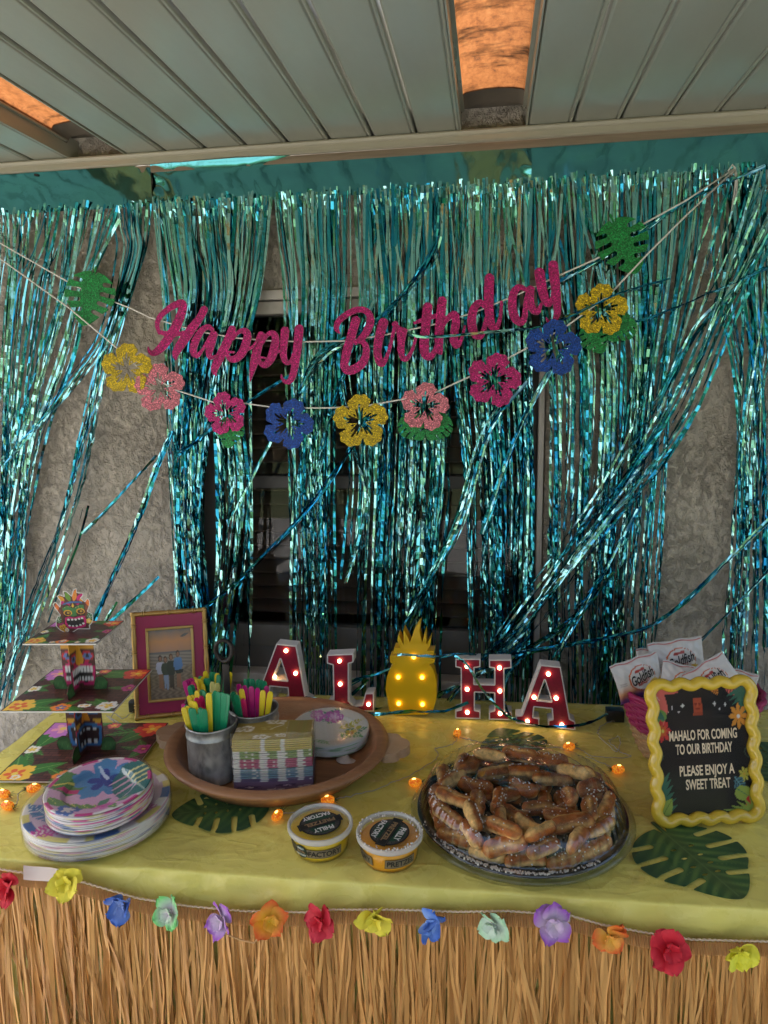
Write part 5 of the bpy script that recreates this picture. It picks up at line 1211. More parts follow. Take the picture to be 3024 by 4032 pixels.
b = MB(); hx_, hy_, hz_ = NW/2+.003, ND/2+.004, NN*NT_+.012; nx = 26
def filmbox():
    loop = [(-hx_, -hy_), (hx_, -hy_), (hx_, hy_), (-hx_, hy_)]; pts = []
    for i in range(4):
        a, c_ = loop[i], loop[(i+1) % 4]
        for k in range(nx): t = k/nx; pts.append((a[0]+(c_[0]-a[0])*t, a[1]+(c_[1]-a[1])*t))
    n = len(pts); zs = [0, .02, .05, .08, hz_-.008, hz_+.004]
    for z in zs:
        for (x, y) in pts: q = noise.noise(Vector((x*40, y*40, z*40)))*.002; s = 1.0-.03*(z > hz_)+q*6; b.v.append((x*s, y*s-(.004*(1-(x/hx_)**2) if y < 0 else 0), z+(.006*(y > 0)+.004*noise.noise(Vector((x*25, y*25, 3))))*(z > hz_-.02)))
    for j in range(len(zs)-1):
        for i in range(n): b.f.append((j*n+i, j*n+(i+1) % n, (j+1)*n+(i+1) % n, (j+1)*n+i)); b.mi.append(0); b.sm.append(True)
filmbox(); b.obj('clear_wrap', m_film('clear_wrap_film', (1, 1, 1), .05, .8, 40, base=.06), nk)

# ---- shells in the bowl
M_SHELL = mat('pale_shell', (.58, .50, .47), .5, var=.15, vscale=60)
def shell(name, loc, r, rot, lab):
    b = MB(); n, m = 32, 12
    for j in range(m+1):
        t = j/m
        for i in range(n+1):
            a = math.pi*(i/n-.5)*1.15; rr = r*t*(1-.12*abs(math.sin(a)))*(1+.02*math.cos(a*26)*t); h = r*.46*math.sin(math.pi*min(1, t*.9+.08))**.8*(math.cos(a)*.5+.5)*(1+.05*math.cos(a*26))
            b.v.append((rr*math.sin(a), rr*math.cos(a)-r*.45, max(0, h*(1-.5*t*t))))
    for j in range(m):
        for i in range(n): q = j*(n+1)+i; b.f.append((q, q+1, q+n+2, q+n+1)); b.mi.append(0); b.sm.append(True)
    t = thing(name, lab, 'seashell', loc); t.rotation_euler = (R(6), 0, rot); b.obj('ribbed_valve', M_SHELL, t)
    h = MB(); h.lathe([(.001, .0), (r*.20, .002), (r*.24, r*.20), (r*.14, r*.34), (.001, r*.38)], 14, c=(0, -r*.42, 0)); h.obj('hinge', M_SHELL, t)
p = T(1355, 2998, FL0); shell('seashell', p, .027, R(160), 'small pinkish ribbed seashell lying alone in the wooden bowl')
p = T(915, 3128, FL0); shell('seashell', (p.x, p.y+.004, FL0), .024, R(30), 'white seashell half hidden against the napkin pack corner')

# ---- dip cups
def m_frost(name, col, a, rough=.25):
    if name in MATS: return MATS[name]
    k = NT(name); k.b.inputs['Base Color'].default_value = (*col, 1); k.b.inputs['Roughness'].default_value = rough
    t = k.new('ShaderNodeBsdfTransparent'); x = k.new('ShaderNodeMixShader'); x.inputs[0].default_value = a
    k.link(t.outputs[0], x.inputs[1]); k.link(k.b.outputs[0], x.inputs[2]); k.link(x.outputs[0], k.out.inputs['Surface']); MATS[name] = k.m; return k.m
M_LID = m_frost('frosted_lid_plastic', (.62, .62, .60), .10, .14); M_RIM = m_frost('frosted_rim_plastic', (.66, .66, .64), .62, .25)
M_LBLK = mat('label_black', (.014, .013, .013), .4); M_LGRY = mat('label_grey', (.075, .07, .066), .5); M_LGRN = mat('label_green', (.012, .055, .03), .45); M_LWHT = mat('label_white', (.62, .62, .60), .5); M_LTAN = mat('label_tan', (.26, .17, .09), .5)
def cup(cx, cy, dipcol, nm, lab, ang, side, salt):
    t = thing('dip_cup', lab, 'dip cup', (cx, cy, TZ), 'dip cups in front of the wooden bowl'); t.rotation_euler = (0, 0, 0)
    rt, rb, h = .0575, .0485, .048
    M_DIP = mat(nm+'_dip', dipcol, .3, coat=.3, sss=.15)
    b = MB(); b.lathe([(.0015, .002), (rb-.0012, .002), (rb+.0012, .008), (rt-.0035, h-.010), (rt-.006, h-.0085), (.0015, h-.008)], 48, rfun=lambda a, r, z: 1); 
    for i, v_ in enumerate(b.v):
        if v_[2] > h-.0088: q = noise.noise(Vector((v_[0]*60, v_[1]*60, ang)))*.0012; b.v[i] = (v_[0], v_[1], v_[2]+q)
    b.obj('dip', M_DIP, t)
    b = MB(); b.lathe([(rb-.004, .0005), (rb, .0), (rb+.0022, .004), (rt-.0008, h-.004), (rt+.0006, h)], 48); b.obj('cup_wall', m_film('cup_clear', (.96, .95, .92), .12, base=.05), t)
    b = MB(); rl = rt+.0035
    b.lathe([(rt-.002, h-.0065), (rl-.0006, h-.0065), (rl, h-.004), (rl, h+.001), (rl-.001, h+.003), (rl-.0035, h+.0035), (rl-.0055, h+.0025), (rl-.0065, h-.0005)], 56); b.obj('lid_rim', M_RIM, t)
    b = MB(); b.lathe([(rl-.0065, h-.0005), (rl-.008, h-.0015), (.0015, h-.0012)], 56); b.obj('lid', M_LID, t)
    zl = h-.0004; lx, ly = .039, .036
    def lp(x, y, z): a, b_ = rotz(x, y, ang); return (a, b_, zl+z)
    lb = MB()
    for (rx, ry, z, mi) in ((lx, ly, 0, 0), (lx*.92, ly*.92, .0003, 1), (lx*.70, ly*.84, .0006, 2)):
        lb.add([lp(rx*math.cos(2*math.pi*i/48), ry*math.sin(2*math.pi*i/48), z) for i in range(48)], [tuple(range(48))], mi)
    for (hw, hh, z, mi) in ((.0425, .0098, .0009, 0), (.0405, .0083, .0012, 1), (.0395, .0074, .0015, 0)):
        lb.add([lp(x, y, z) for x, y in ((-hw, -hh), (hw, -hh), (hw, hh), (-hw, hh))], [(0, 1, 2, 3)], mi)
    for s in (-1, 1):   # rope marks round the ring
        for i in range(26):
            a = 2*math.pi*i/26; c0, c1 = (lx*.73, ly*.87), (lx*.90, ly*.90)
            if abs(math.sin(a)) > .34: lb.add([lp(c0[0]*math.cos(a), c0[1]*math.sin(a), .0005), lp(c1[0]*math.cos(a+.07), c1[1]*math.sin(a+.07), .0005), lp(c1[0]*math.cos(a+.12), c1[1]*math.sin(a+.12), .0005), lp(c0[0]*math.cos(a+.05), c0[1]*math.sin(a+.05), .0005)], [(0, 1, 2, 3)], 0)
    lo_ = lb.obj('label', [M_LBLK, M_LGRY, M_LGRN], t)
    for (s, y, sz, xs_, m) in (('PHILLY', .0205, .0155, .80, M_LWHT), ('PRETZEL', -.0004, .0135, 1.12, M_LTAN), ('FACTORY', -.0215, .0145, .82, M_LWHT)):
        me = text_mesh(s, size=sz, xs=xs_, bold=.0006)
        for v_ in me.vertices: v_.co = Vector(lp(v_.co.x, v_.co.y+y, .0019))
        me.materials.clear(); o = link('lettering', me, m); o.parent = t
    # wrap-round print on the cup wall
    def sp(a0, zc, off):
        def f(x, y):
            z = zc+y; rr = rb+.0022+(rt-.003-rb)*max(0, (z-.004))/(h-.008)+off; a = a0+x/rr; return (rr*math.cos(a), rr*math.sin(a), z)
        return f
    for (s, a0, kind) in side:
        if kind == 'word':
            me = text_mesh(s, size=.0150, xs=.92, bold=.0005); hwid = max(v_.co.x for v_ in me.vertices)+.0025
            fb_, fg, ft = sp(a0, .0205, .0003), sp(a0, .0205, .0006), sp(a0, .0205, .0012); lb = MB()
            for (f_, hw, hh, mi) in ((fb_, hwid, .0092, 0), (fg, hwid-.0008, .0083, 1)):
                n = 14; v = []
                for i in range(n+1): x = -hw+2*hw*i/n; v += [f_(x, -hh), f_(x, hh)]
                lb.add(v, [(2*i, 2*i+2, 2*i+3, 2*i+1) for i in range(n)], mi)
            lb.obj('side_label', [M_LBLK, mat('label_tan_pale', (.20, .16, .10), .5)], t)
            for v_ in me.vertices: v_.co = Vector(ft(v_.co.x, v_.co.y))
            me.materials.clear(); o = link('lettering', me, M_LBLK); o.parent = t
        else:
            lb = MB()
            for (rr_, off, mi) in ((.0135, .0004, 0), (.0115, .0007, 2)):
                f_ = sp(a0, .0215, off); lb.add([f_(rr_*math.cos(2*math.pi*i/28), rr_*math.sin(2*math.pi*i/28)) for i in range(28)]+[f_(0, 0)], [(i, (i+1) % 28, 28) for i in range(28)], mi)
            f_ = sp(a0, .0215, .0010); lb.add([f_(-.0145, -.0035), f_(0, -.0035), f_(.0145, -.0035), f_(.0145, .0035), f_(0, .0035), f_(-.0145, .0035)], [(0, 1, 4, 5), (1, 2, 3, 4)], 0)
            lb.obj('side_label', [M_LBLK, M_LGRY, M_LGRN], t)
            f_ = sp(a0, .0215, .0016)
            for (s_, y, m) in (('PHILLY', .0065, M_LWHT), ('PRETZEL', 0, M_LTAN), ('FACTORY', -.0065, M_LWHT)):
                me = text_mesh(s_, size=.0052, xs=.9, bold=.0002)
                for v_ in me.vertices: v_.co = Vector(f_(v_.co.x, v_.co.y+y))
                me.materials.clear(); o = link('lettering', me, m); o.parent = t
    if salt:
        b = MB(); r = np.random.default_rng(77)
        for _ in range(70):
            a = r.random()*6.28; q = rl*(.72+.27*r.random()**.5); x, y = q*math.cos(a), q*math.sin(a); s = r.uniform(.0006, .0013)
            b.box(x-s, x+s, y-s, y+s, h+.0002-(.001 if q < rl-.007 else -.003), h+.0002+s*1.6+(.0 if q < rl-.007 else .003))
        b.obj('salt_grains', mat('salt', (.72, .70, .66), .5), t, kind='stuff')
cup(-.307, 1.168, (.74, .50, .010), 'mustard', 'round cup of yellow mustard with black lid label', R(213), [('PRETZEL', R(205), 'word'), ('', R(243), 'disc'), ('FACTORY', R(291), 'word')], False)
cup(-.175, 1.157, (.82, .36, .012), 'cheese', 'round cup of orange cheese dip sprinkled with salt grains', R(254), [('FACTORY', R(206), 'word'), ('PRETZEL', R(300), 'word')], True)

# ---- pretzel tray
TRX, TRY = .066, 1.308
tr = thing('pretzel_tray', 'round black catering tray with clear fluted dome lid', 'tray', (TRX, TRY, TZ))
b = MB(); b.lathe([(.0015, .004), (.165, .004), (.172, .002), (.180, .004), (.188, .016), (.200, .021), (.2035, .022), (.2045, .019), (.2045, .016), (.190, .010), (.176, .0005), (.0015, .0005)], 96); b.obj('base', mat('black_tray_plastic', (.006, .006, .007), .30, coat=.1, spec=.35), tr)
M_LIDF = m_film('clear_lid_plastic', (.985, .98, .975), .025, base=.065)
b = MB()
def flute(a, r, z):
    k = max(0.0, min(1.0, (r-.128)/.03))*max(0.0, min(1.0, (.200-r)/.012)); return 1+.030*k*(abs(math.cos(a*30))**.7-.5)
b.lathe([(.2085, .0175), (.2080, .024), (.2010, .0255), (.1975, .027), (.1955, .032), (.190, .048), (.183, .064), (.176, .072), (.166, .0765), (.152, .0785), (.148, .0765), (.143, .0765), (.1405, .0805), (.136, .0825), (.112, .0830), (.108, .0825), (.1055, .0790), (.100, .0785), (.076, .0790), (.0735, .0830), (.069, .0855), (.045, .0865), (.042, .0850), (.0015, .0850)], 288, rfun=flute); b.obj('dome_lid', M_LIDF, tr)
b = MB(); b.lathe([(.2045, .012), (.216, .010), (.2175, .013), (.2085, .0175)], 96); b.obj('lid_flange', m_film('clear_flange_plastic', (.90, .90, .90), .06, base=.035), tr)
for a in (R(217), R(330), R(80)):
    b = MB(); n = 6; v = []
    for i in range(n+1):
        an = a+(i/n-.5)*.16
        for r_ in (.216, .226): v.append((r_*math.cos(an), r_*math.sin(an), .0125-(.006 if r_ > .22 else 0)))
    b.add(v, [(2*i, 2*i+1, 2*i+3, 2*i+2) for i in range(n)], 0, True); b.obj('lid_tab', MATS['clear_flange_plastic'], tr)
b = MB(); r = np.random.default_rng(5)
for _ in range(260):
    a = R(-98)+r.normal()*.42; q = r.uniform(.190, .2035); s = r.uniform(.0008, .0016); x, y, z = q*math.cos(a), q*math.sin(a), .0165+(.0215-.0165)*max(0, (q-.190)/.0135)
    b.box(x-s, x+s, y-s, y+s, z, z+2*s)
for _ in range(160):
    a = r.random()*6.28; q = .165*r.random()**.5; s = r.uniform(.0008, .0014); x, y = q*math.cos(a), q*math.sin(a); b.box(x-s, x+s, y-s, y+s, .004, .004+2*s)
b.obj('salt_grains', MATS['salt'], tr, kind='stuff')
def m_bread():
    k = NT('baked_pretzel'); a = k.new('ShaderNodeAttribute'); a.attribute_name = 'Col'; v = k.coord(); n1 = k.noise(55, 5, .6, v); n2 = k.noise(240, 4, .6, v); oi = k.new('ShaderNodeObjectInfo')
    c = k.mix(1.0, a.outputs['Color'], k.ramp(n1.outputs[0], [(.32, .42), (.66, 1.3)]), 'MULTIPLY'); c = k.mix(1.0, c, k.ramp(oi.outputs['Random'], [(0, .72), (1, 1.22)]), 'MULTIPLY')
    k.link(c, k.b.inputs['Base Color']); k.link(k.ramp(a.outputs['Color'], [(.12, .48), (.4, .75)]), k.b.inputs['Roughness']); k.b.inputs['Specular IOR Level'].default_value = .28; k.link(k.bump(n2.outputs[0], .25, .004), k.b.inputs['Normal'])
    k.b.inputs['Coat Weight'].default_value = .03; return k.m
M_BREAD = m_bread(); M_SALT = MATS['salt']
def pretzel_mesh(seed, L_):
    r = np.random.default_rng(seed); n, m = 22, 18; v = []; cols = []; bend = r.normal()*.006; R0 = r.uniform(.0132, .0152)
    for i in range(n+1):
        t = i/n; x = (t-.5)*L_; e = (1-abs(2*t-1)**5)**.5 if 0 < t < 1 else .0; e = max(e, .02); rr = R0*e*(1+.05*math.sin(t*9+seed)+.03*r.normal())
        for j in range(m):
            a = 2*math.pi*j/m; cy_, cz_ = math.cos(a), math.sin(a); up = cz_
            lump = 1+.10*noise.noise(Vector((x*60, cy_*1.6, cz_*1.6+seed*2.3)))+.05*noise.noise(Vector((x*150, cy_*3.2, cz_*3.2+seed))); split = .24*math.exp(-((a-math.pi*.5-.15)/.22)**2)*(1-abs(2*t-1)**3)
            v.append((x, rr*lump*1.06*cy_+bend*math.sin(math.pi*t), rr*lump*(1-split)*(cz_ if cz_ > 0 else cz_*.82)))
            brown = np.array((.34, .090, .012)); pale = np.array((.84, .53, .19)); mid = np.array((.50, .18, .03))
            q = max(0, min(1, .30+up*2.0+.75*noise.noise(Vector((x*60, cy_*2, cz_*2+seed*3))))); c = pale*(1-q)+brown*q
            pk = math.exp(-((a-math.pi*.5-.15-.25*noise.noise(Vector((x*40, seed, 0))))/.30)**2)*(1-abs(2*t-1)**3)*(1.0 if seed % 3 else .35); c = c*(1-pk*.85)+pale*pk*.85
            en = max(0, abs(2*t-1)-.86)/.14; c = c*(1-en*.7)+mid*en*.7; cols.append(c)
    b = MB(); b.add(v, [(i*m+j, i*m+(j+1) % m, (i+1)*m+(j+1) % m, (i+1)*m+j) for i in range(n) for j in range(m)], 0, True); b.f.append(tuple(range(m-1, -1, -1))); b.f.append(tuple(n*m+j for j in range(m))); b.mi += [0, 0]; b.sm += [True, True]
    nb = len(b.v)
    for _ in range(16 if seed % 2 == 0 else 6):
        x = r.uniform(-.4, .4)*L_; a = math.pi*.5+r.normal()*.7; s = r.uniform(.0006, .0012); y, z = R0*1.07*math.cos(a), R0*.99*math.sin(a)
        b.box(x-s, x+s, y-s, y+s, z-s, z+s, mi=1); cols += [np.array((.7, .7, .66))]*8
    me = b.mesh('pretzel_stick', cols); me.materials.append(M_BREAD); me.materials.append(M_SALT); return me
PZ = [pretzel_mesh(i, (.078, .084, .072, .080, .076, .088, .070, .082)[i]) for i in range(8)]
def sector(a):
    a = math.degrees(a) % 360
    return ('right', 'back right', 'back', 'back left', 'left', 'front left', 'front', 'front right')[int(((a+22.5) % 360)//45)]
pcount = {}
def pretzel(ra, an, z, yaw, pitch, roll, ring):
    global pk_
    o = link('pretzel_stick', PZ[pk_ % 8], [M_BREAD, M_SALT]); pk_ += 1
    o.matrix_world = Matrix.Translation((TRX+ra*math.cos(an), TRY+ra*math.sin(an), TZ+z)) @ Matrix.Rotation(yaw, 4, 'Z') @ Matrix.Rotation(pitch, 4, 'Y') @ Matrix.Rotation(roll, 4, 'X')
    key = (ring, sector(an)); pcount[key] = pcount.get(key, 0)+1
    ordw = ('', 'another ', 'a third ', 'a fourth ', 'a fifth ')
    o['_k'] = '%s|%s|%d' % (ring, sector(an), pcount[key]); tag(o, '', 'pretzel', 'pretzel sticks heaped under the dome lid'); return o
pk_ = 0; r = np.random.default_rng(21)
for i in range(15):
    a = 2*math.pi*(i+.3)/15; pretzel(0.166, a, .019, a+math.pi/2+r.normal()*.25, r.normal()*.10, r.normal()*.9, 'bottom outer ring')
for i in range(15):
    a = 2*math.pi*(i+.75)/15; pretzel(.160, a, .041, a+math.pi/2+r.choice([-.55, .45, .2, -.3]), r.normal()*.18, r.normal()*1.2, 'second outer ring')
for i in range(13):
    a = 2*math.pi*(i+.2)/13; pretzel(.136, a, .059, a+math.pi/2+r.choice([-.9, .6, .3, -.5]), r.normal()*.14, r.normal()*1.3, 'upper ring')
for i in range(9):
    a = 2*math.pi*(i+.5)/9; pretzel(.098, a, .019+.004*(i % 2), a+r.choice([.4, 1.2, -.7, 1.57]), r.normal()*.12, r.normal()*1.2, 'inner bottom heap')
for i in range(9):
    a = 2*math.pi*(i+.1)/9; pretzel(.094, a, .044, a+r.choice([.4, 1.1, -.6, 1.57]), r.normal()*.2, r.normal()*1.3, 'inner upper heap')
for i in range(6):
    a = 2*math.pi*(i+.3)/6; pretzel(.046, a, .022+.016*(i % 2), a+1.1, .1, r.normal(), 'middle of the tray')
PLAB = {'bottom outer ring': 'brown pretzel stick low on the tray floor at the %s rim', 'second outer ring': 'brown pretzel stick on the second layer at the %s rim', 'upper ring': 'golden pretzel stick on the top layer at the %s of the dome',
        'inner bottom heap': 'brown pretzel stick low in the heap inside the %s of the ring', 'inner upper heap': 'golden pretzel stick high in the heap inside the %s of the ring', 'middle of the tray': 'brown pretzel stick in the sunken middle towards the %s'}
ORDP = {1: '', 2: ', its pale split side turned', 3: ', third one there'}
for o in list(C.objects):
    if '_k' in o:
        ring, sec, n = o['_k'].split('|'); o['label'] = PLAB[ring] % sec
        tot = pcount[(ring, sec)]
        if tot > 1: o['label'] = ('left-hand ', 'right-hand ', 'third ')[int(n)-1 if int(n) < 4 else 2]+o['label']
        del o['_k']

# ---- marquee letters
M_MQW = mat('white_marquee_shell', (.70, .68, .68), .45); M_MQF = mat('crimson_glitter_face', (.22, .004, .030), .45, var=.25, vscale=180, bump=.2, bscale=300)
M_PINE = mat('yellow_plastic_pineapple', (.74, .46, .004), .42, sss=.0, coat=.1)
def m_bulb(name, col, st):
    if name in MATS: return MATS[name]
    k = NT(name); k.b.inputs['Base Color'].default_value = (*col, 1); k.b.inputs['Emission Color'].default_value = (*col, 1); k.b.inputs['Emission Strength'].default_value = st; MATS[name] = k.m; return k.m
M_LED = m_bulb('warm_led', (1.0, .66, .32), 4.5); M_LEDY = m_bulb('yellow_led', (1.0, .60, .06), 2.2)
def zD(x, y): return 1250+x/1.508, 2400+y/1.508
A2P = [(1325, 303), (1445, 316), (1500, 625), (1532, 642), (1532, 692), (1370, 676), (1370, 632), (1396, 628), (1392, 566), (1288, 556), (1282, 615), (1318, 622), (1318, 668), (1178, 652), (1178, 606), (1214, 604)]
A2H = [(1350, 395), (1390, 522), (1306, 514)]
LP = [(55, 250), (213, 243), (213, 296), (186, 303), (186, 525), (215, 555), (265, 548), (283, 478), (335, 476), (335, 588), (60, 580), (60, 530), (94, 520), (90, 312), (55, 302)]
HP = [(818, 275), (968, 275), (968, 325), (932, 330), (932, 425), (1050, 428), (1050, 332), (1018, 328), (1018, 280), (1152, 280), (1152, 330), (1110, 335), (1112, 585), (1155, 592), (1155, 640), (1018, 637), (1018, 590), (1050, 582), (1050, 480), (935, 476), (935, 580), (968, 586), (968, 634), (818, 630), (818, 583), (852, 576), (850, 332), (818, 325)]
PINE = [(404, 450), (412, 380), (432, 330), (452, 302), (432, 292), (430, 255), (482, 252), (452, 234), (455, 205), (492, 206), (474, 160), (480, 124), (512, 188), (510, 92), (550, 172), (575, 100), (614, 45), (605, 105), (622, 178), (641, 100), (648, 186), (676, 138), (668, 195), (650, 224), (694, 222), (690, 246), (664, 266), (698, 272), (694, 294), (664, 302), (692, 345), (708, 420), (706, 510), (690, 570), (655, 602), (455, 606), (425, 572)]
def shp(poly, hole=None, off=(0, 0)):
    P = [zD(*p) for p in poly]; P = [(x+off[0], y+off[1]) for x, y in P]; H = [(zD(*p)[0]+off[0], zD(*p)[1]+off[1]) for p in hole] if hole else None
    def f(U, V):
        d = s_poly(U, V, P)+3.5-3.5*1.0
        if H: d = np.maximum(d, -s_poly(U, V, H))
        return d
    xs_ = [p[0] for p in P]; ys_ = [p[1] for p in P]; return f, (min(xs_)-8, min(ys_)-8, max(xs_)+8, max(ys_)+8), P
MQ = [('A', A2P, A2H, (-1039, -25), 1.722, 'red light-up marquee letter A behind the wooden bowl', [(165, 258, 1), (110, 388, 1), (213, 370, 1)], 1.0),
      ('L', LP, None, (0, 0), 1.722, 'red light-up marquee letter L left of the yellow pineapple', [(132, 284, 0), (136, 421, 0), (145, 553, 0), (304, 541, 0)], 1.0),
      ('H', HP, None, (0, 0), 1.712, 'red light-up marquee letter H right of the yellow pineapple', [(888, 317, 0), (1081, 326, 0), (889, 453, 0), (1083, 463, 0), (890, 590, 0), (1085, 597, 0)], 1.0),
      ('A', A2P, A2H, (0, 0), 1.682, 'red light-up marquee letter A standing last in the row', [(1371, 355, 0), (1286, 493, 0), (1417, 498, 0), (1247, 636, 0), (1451, 658, 0)], 1.0),
      ('P', PINE, None, (0, 0), 1.714, 'yellow light-up pineapple standing between the red letters', [(572, 258, 0), (480, 378, 0), (622, 379, 0), (483, 535, 0), (624, 539, 0)], 1.0)]
for (ch, poly, hole, off, Yl, lab, bulbs, _) in MQ:
    f, bb, P = shp(poly, hole, off); zb = min(W(p[0], p[1], Yl).z for p in P); dz = TZ+.0005-zb
    bx_ = W((bb[0]+bb[2])/2, (bb[1]+bb[3])/2, Yl).x; t = thing('marquee_pineapple' if ch == 'P' else 'marquee_letter', lab, 'light-up sign' if ch == 'P' else 'marquee letter', (bx_, Yl, TZ), 'marquee lights spelling aloha')
    thick = .036; foot = TZ+.0005
    def pl(u, v, d, Yl=Yl): p = W(u, v, Yl); return (p.x, Yl+d, max(foot, p.z+dz*1.0))
    nx_ = int((bb[2]-bb[0])/2.2)
    mb_, _c = plate(f, bb, nx_, thick, pl); wobj(mb_, 'shell', [M_PINE if ch == 'P' else M_MQW], t)
    def pl2(u, v, d, Yl=Yl): p = W(u, v, Yl); return (p.x, Yl-.0006+d*.0, max(foot, p.z+dz)) if d == 0 else (p.x, Yl+.002, max(foot, p.z+dz))
    if ch != 'P':
        mb_, _c = plate(lambda U, V: f(U, V)+5.0, bb, nx_, 1, pl2); wobj(mb_, 'face', [M_MQF], t)
    else:
        mb_, _c = plate(lambda U, V: np.abs(f(U, V)+3.0)-2.6, bb, nx_, 1, lambda u, v, d: (W(u, v, Yl).x, Yl-.0025+(.004 if d else 0), max(foot, W(u, v, Yl).z+dz))); wobj(mb_, 'raised_rim', [M_PINE], t)
    for (u, v, src) in bulbs:
        px_, py_ = (1000+u/1.276, 2400+v/1.276) if src else zD(u, v)
        p = W(px_, py_, Yl); b = MB(); b.lathe([(.0048, -.001), (.0052, .001), (.0048, .0035), (.003, .0052), (.0012, .0058)], 12)
        o = b.obj('bulb', M_LEDY if ch == 'P' else M_LED); o.matrix_world = Matrix.Translation((p.x, Yl-.0026, p.z+dz)) @ Matrix.Rotation(R(90), 4, 'X'); put(t, o)

# ---- wavy yellow sign
sg = thing('wavy_framed_sign', 'yellow wavy framed dark sign thanking birthday guests with a treat message', 'framed sign', (.426, 1.322, TZ)); sg.rotation_euler = (R(-14), 0, R(12.8))
SW, SH = .226, .283
M_WAVY = mat('glossy_yellow_resin', (.66, .44, .035), .22, coat=.6, sss=.0)
def wavy(n=520):
    hw, x0 = SW/2-.013, 0; z0, z1 = .013, SH-.013; rc = .020; segs = []
    per = []
    def line(a, b_, k):
        L_ = math.dist(a, b_); N = int(L_/.0016)
        for i in range(N):
            t = i/N; x = a[0]+(b_[0]-a[0])*t; z = a[1]+(b_[1]-a[1])*t; nx_, nz_ = (b_[1]-a[1])/L_, -(b_[0]-a[0])/L_; o = .0031*math.cos(t*k*2*math.pi)
            per.append((x+nx_*o, z+nz_*o))
    def arc(c_, a0, a1):
        for i in range(16): a = a0+(a1-a0)*i/16; per.append((c_[0]+(rc+.0031)*math.cos(a), c_[1]+(rc+.0031)*math.sin(a)))
    line((-hw, z1-rc), (-hw, z0+rc), 7) if False else None
    line((hw, z0+rc), (hw, z1-rc), 5); arc((hw-rc, z1-rc), 0, math.pi/2); line((hw-rc, z1), (-hw+rc, z1), 4); arc((-hw+rc, z1-rc), math.pi/2, math.pi); line((-hw, z1-rc), (-hw, z0+rc), 5); arc((-hw+rc, z0+rc), math.pi, 1.5*math.pi); line((-hw+rc, z0), (hw-rc, z0), 4); arc((hw-rc, z0+rc), 1.5*math.pi, 2*math.pi)
    return per
b = MB(); b.tube([(x, -.002, z) for x, z in wavy()], .0112, 20, closed=True); b.obj('wavy_frame', M_WAVY, sg)
def zS(x, y): return (x/1150.0, 1-y/1370.0)   # poster coordinates measured on an upright copy
def post_paint(U, V):
    k = Ink(U, V, (.006, .0045, .0065)); pk, gr, dg, lg, orr, rd, bl = (.60, .12, .10), (.12, .24, .05), (.03, .13, .09), (.26, .34, .06), (.62, .22, .03), (.52, .03, .03), (.06, .16, .20)
    asp = SH/SW
    def L(a, b_, w_, c, v=None, comb=0): k.leaf(a, b_, w_, c, v, comb)
    L((-.02, 1.0), (.16, .80), .07, pk, (.7, .5, .4)); L((.02, 1.02), (.28, .95), .05, pk, (.5, .06, .06)); L((.10, .92), (.10, .70), .05, pk)
    k.ell(.07, .775, .07, .05, gr); L((.02, .82), (.12, .74), .03, dg)
    k.flower(.09, .66, .085, rd, (.5, .1, .02), (.6, .5, .1), n=7, deep=.62)
    L((.62, 1.03), (.68, .91), .045, orr, (.4, .1, .02), 6); L((.78, 1.03), (.88, .90), .06, pk, (.5, .08, .08), 5)
    for i in range(6): L((1.0, .98-.02*i), (.76+.03*i, .90-.035*i), .018, dg)
    k.flower(.88, .745, .10, (.60, .24, .03), (.62, .24, .03), (.62, .58, .56), n=8, deep=.70)
    k.flower(.90, .30, .06, (.45, .42, .06), (.4, .36, .05), (.55, .3, .04), n=7, deep=.70)
    L((.80, .28), (.90, .16), .06, bl, (.12, .28, .32), 6); k.ell(.88, .155, .09, .055, lg); L((.80, .2), (.97, .11), .05, lg, dg, 6); L((.97, .14), (.93, .0), .06, rd, (.3, .02, .02))
    for i in range(5): L((.98, .0), (.66+.07*i, .04+.03*i), .016, lg)
    for i in range(6): L((.02, .02+.04*i), (.20-.012*i, .10+.05*i), .020, dg)
    L((.02, .0), (.15, .15), .06, lg, (.1, .16, .03)); L((.0, .1), (.1, .24), .04, dg)
    def star(x, y, s):
        d = np.sqrt(np.abs(U-x)/s)+np.sqrt(np.abs(V-y)/(s*.82))-1; k.fill(d, (.66, .66, .66))
    for (x, y, s) in ((.31, .845, .034), (.27, .80, .022), (.20, .835, .018), (.64, .85, .034), (.69, .81, .022), (.75, .84, .018)): star(x, y, s)
    k.poly([(.425, .90), (.505, .90), (.515, .765), (.415, .765)], (.36, .055, .02)); k.poly([(.42, .79), (.51, .79), (.51, .765), (.42, .765)], (.28, .04, .015))
    for (x, y) in ((.445, .855), (.485, .855)): k.ell(x, y, .015, .010, (.20, .02, .01))
    k.poly([(.44, .825), (.49, .825), (.485, .81), (.445, .81)], (.20, .02, .01)); k.stroke([(.465, .86, .012), (.465, .835, .016)], (.45, .09, .04))
    k.fill(np.hypot((U-.03)*1, (V-.48)*asp)-.035, (.006, .0045, .0065)); 
    for s in (0, 1):
        k.fill(np.abs(np.hypot((U-(.03 if s == 0 else .97)), (V-.47)*1.2)-.05)-.004, (.06, .10, .07))
    return k.c
pw, ph0, ph1 = SW-.030, .016, SH-.016
mb_, cc = print_sheet(120, 156, lambda u, v: ((u-.5)*pw, .0015, ph0+v*(ph1-ph0)), post_paint); mb_.obj('poster', mat('poster_print', rough=.5, attr='Col', spec=.2), sg, cc)
M_CREAM = mat('cream_lettering', (.78, .62, .44), .5)
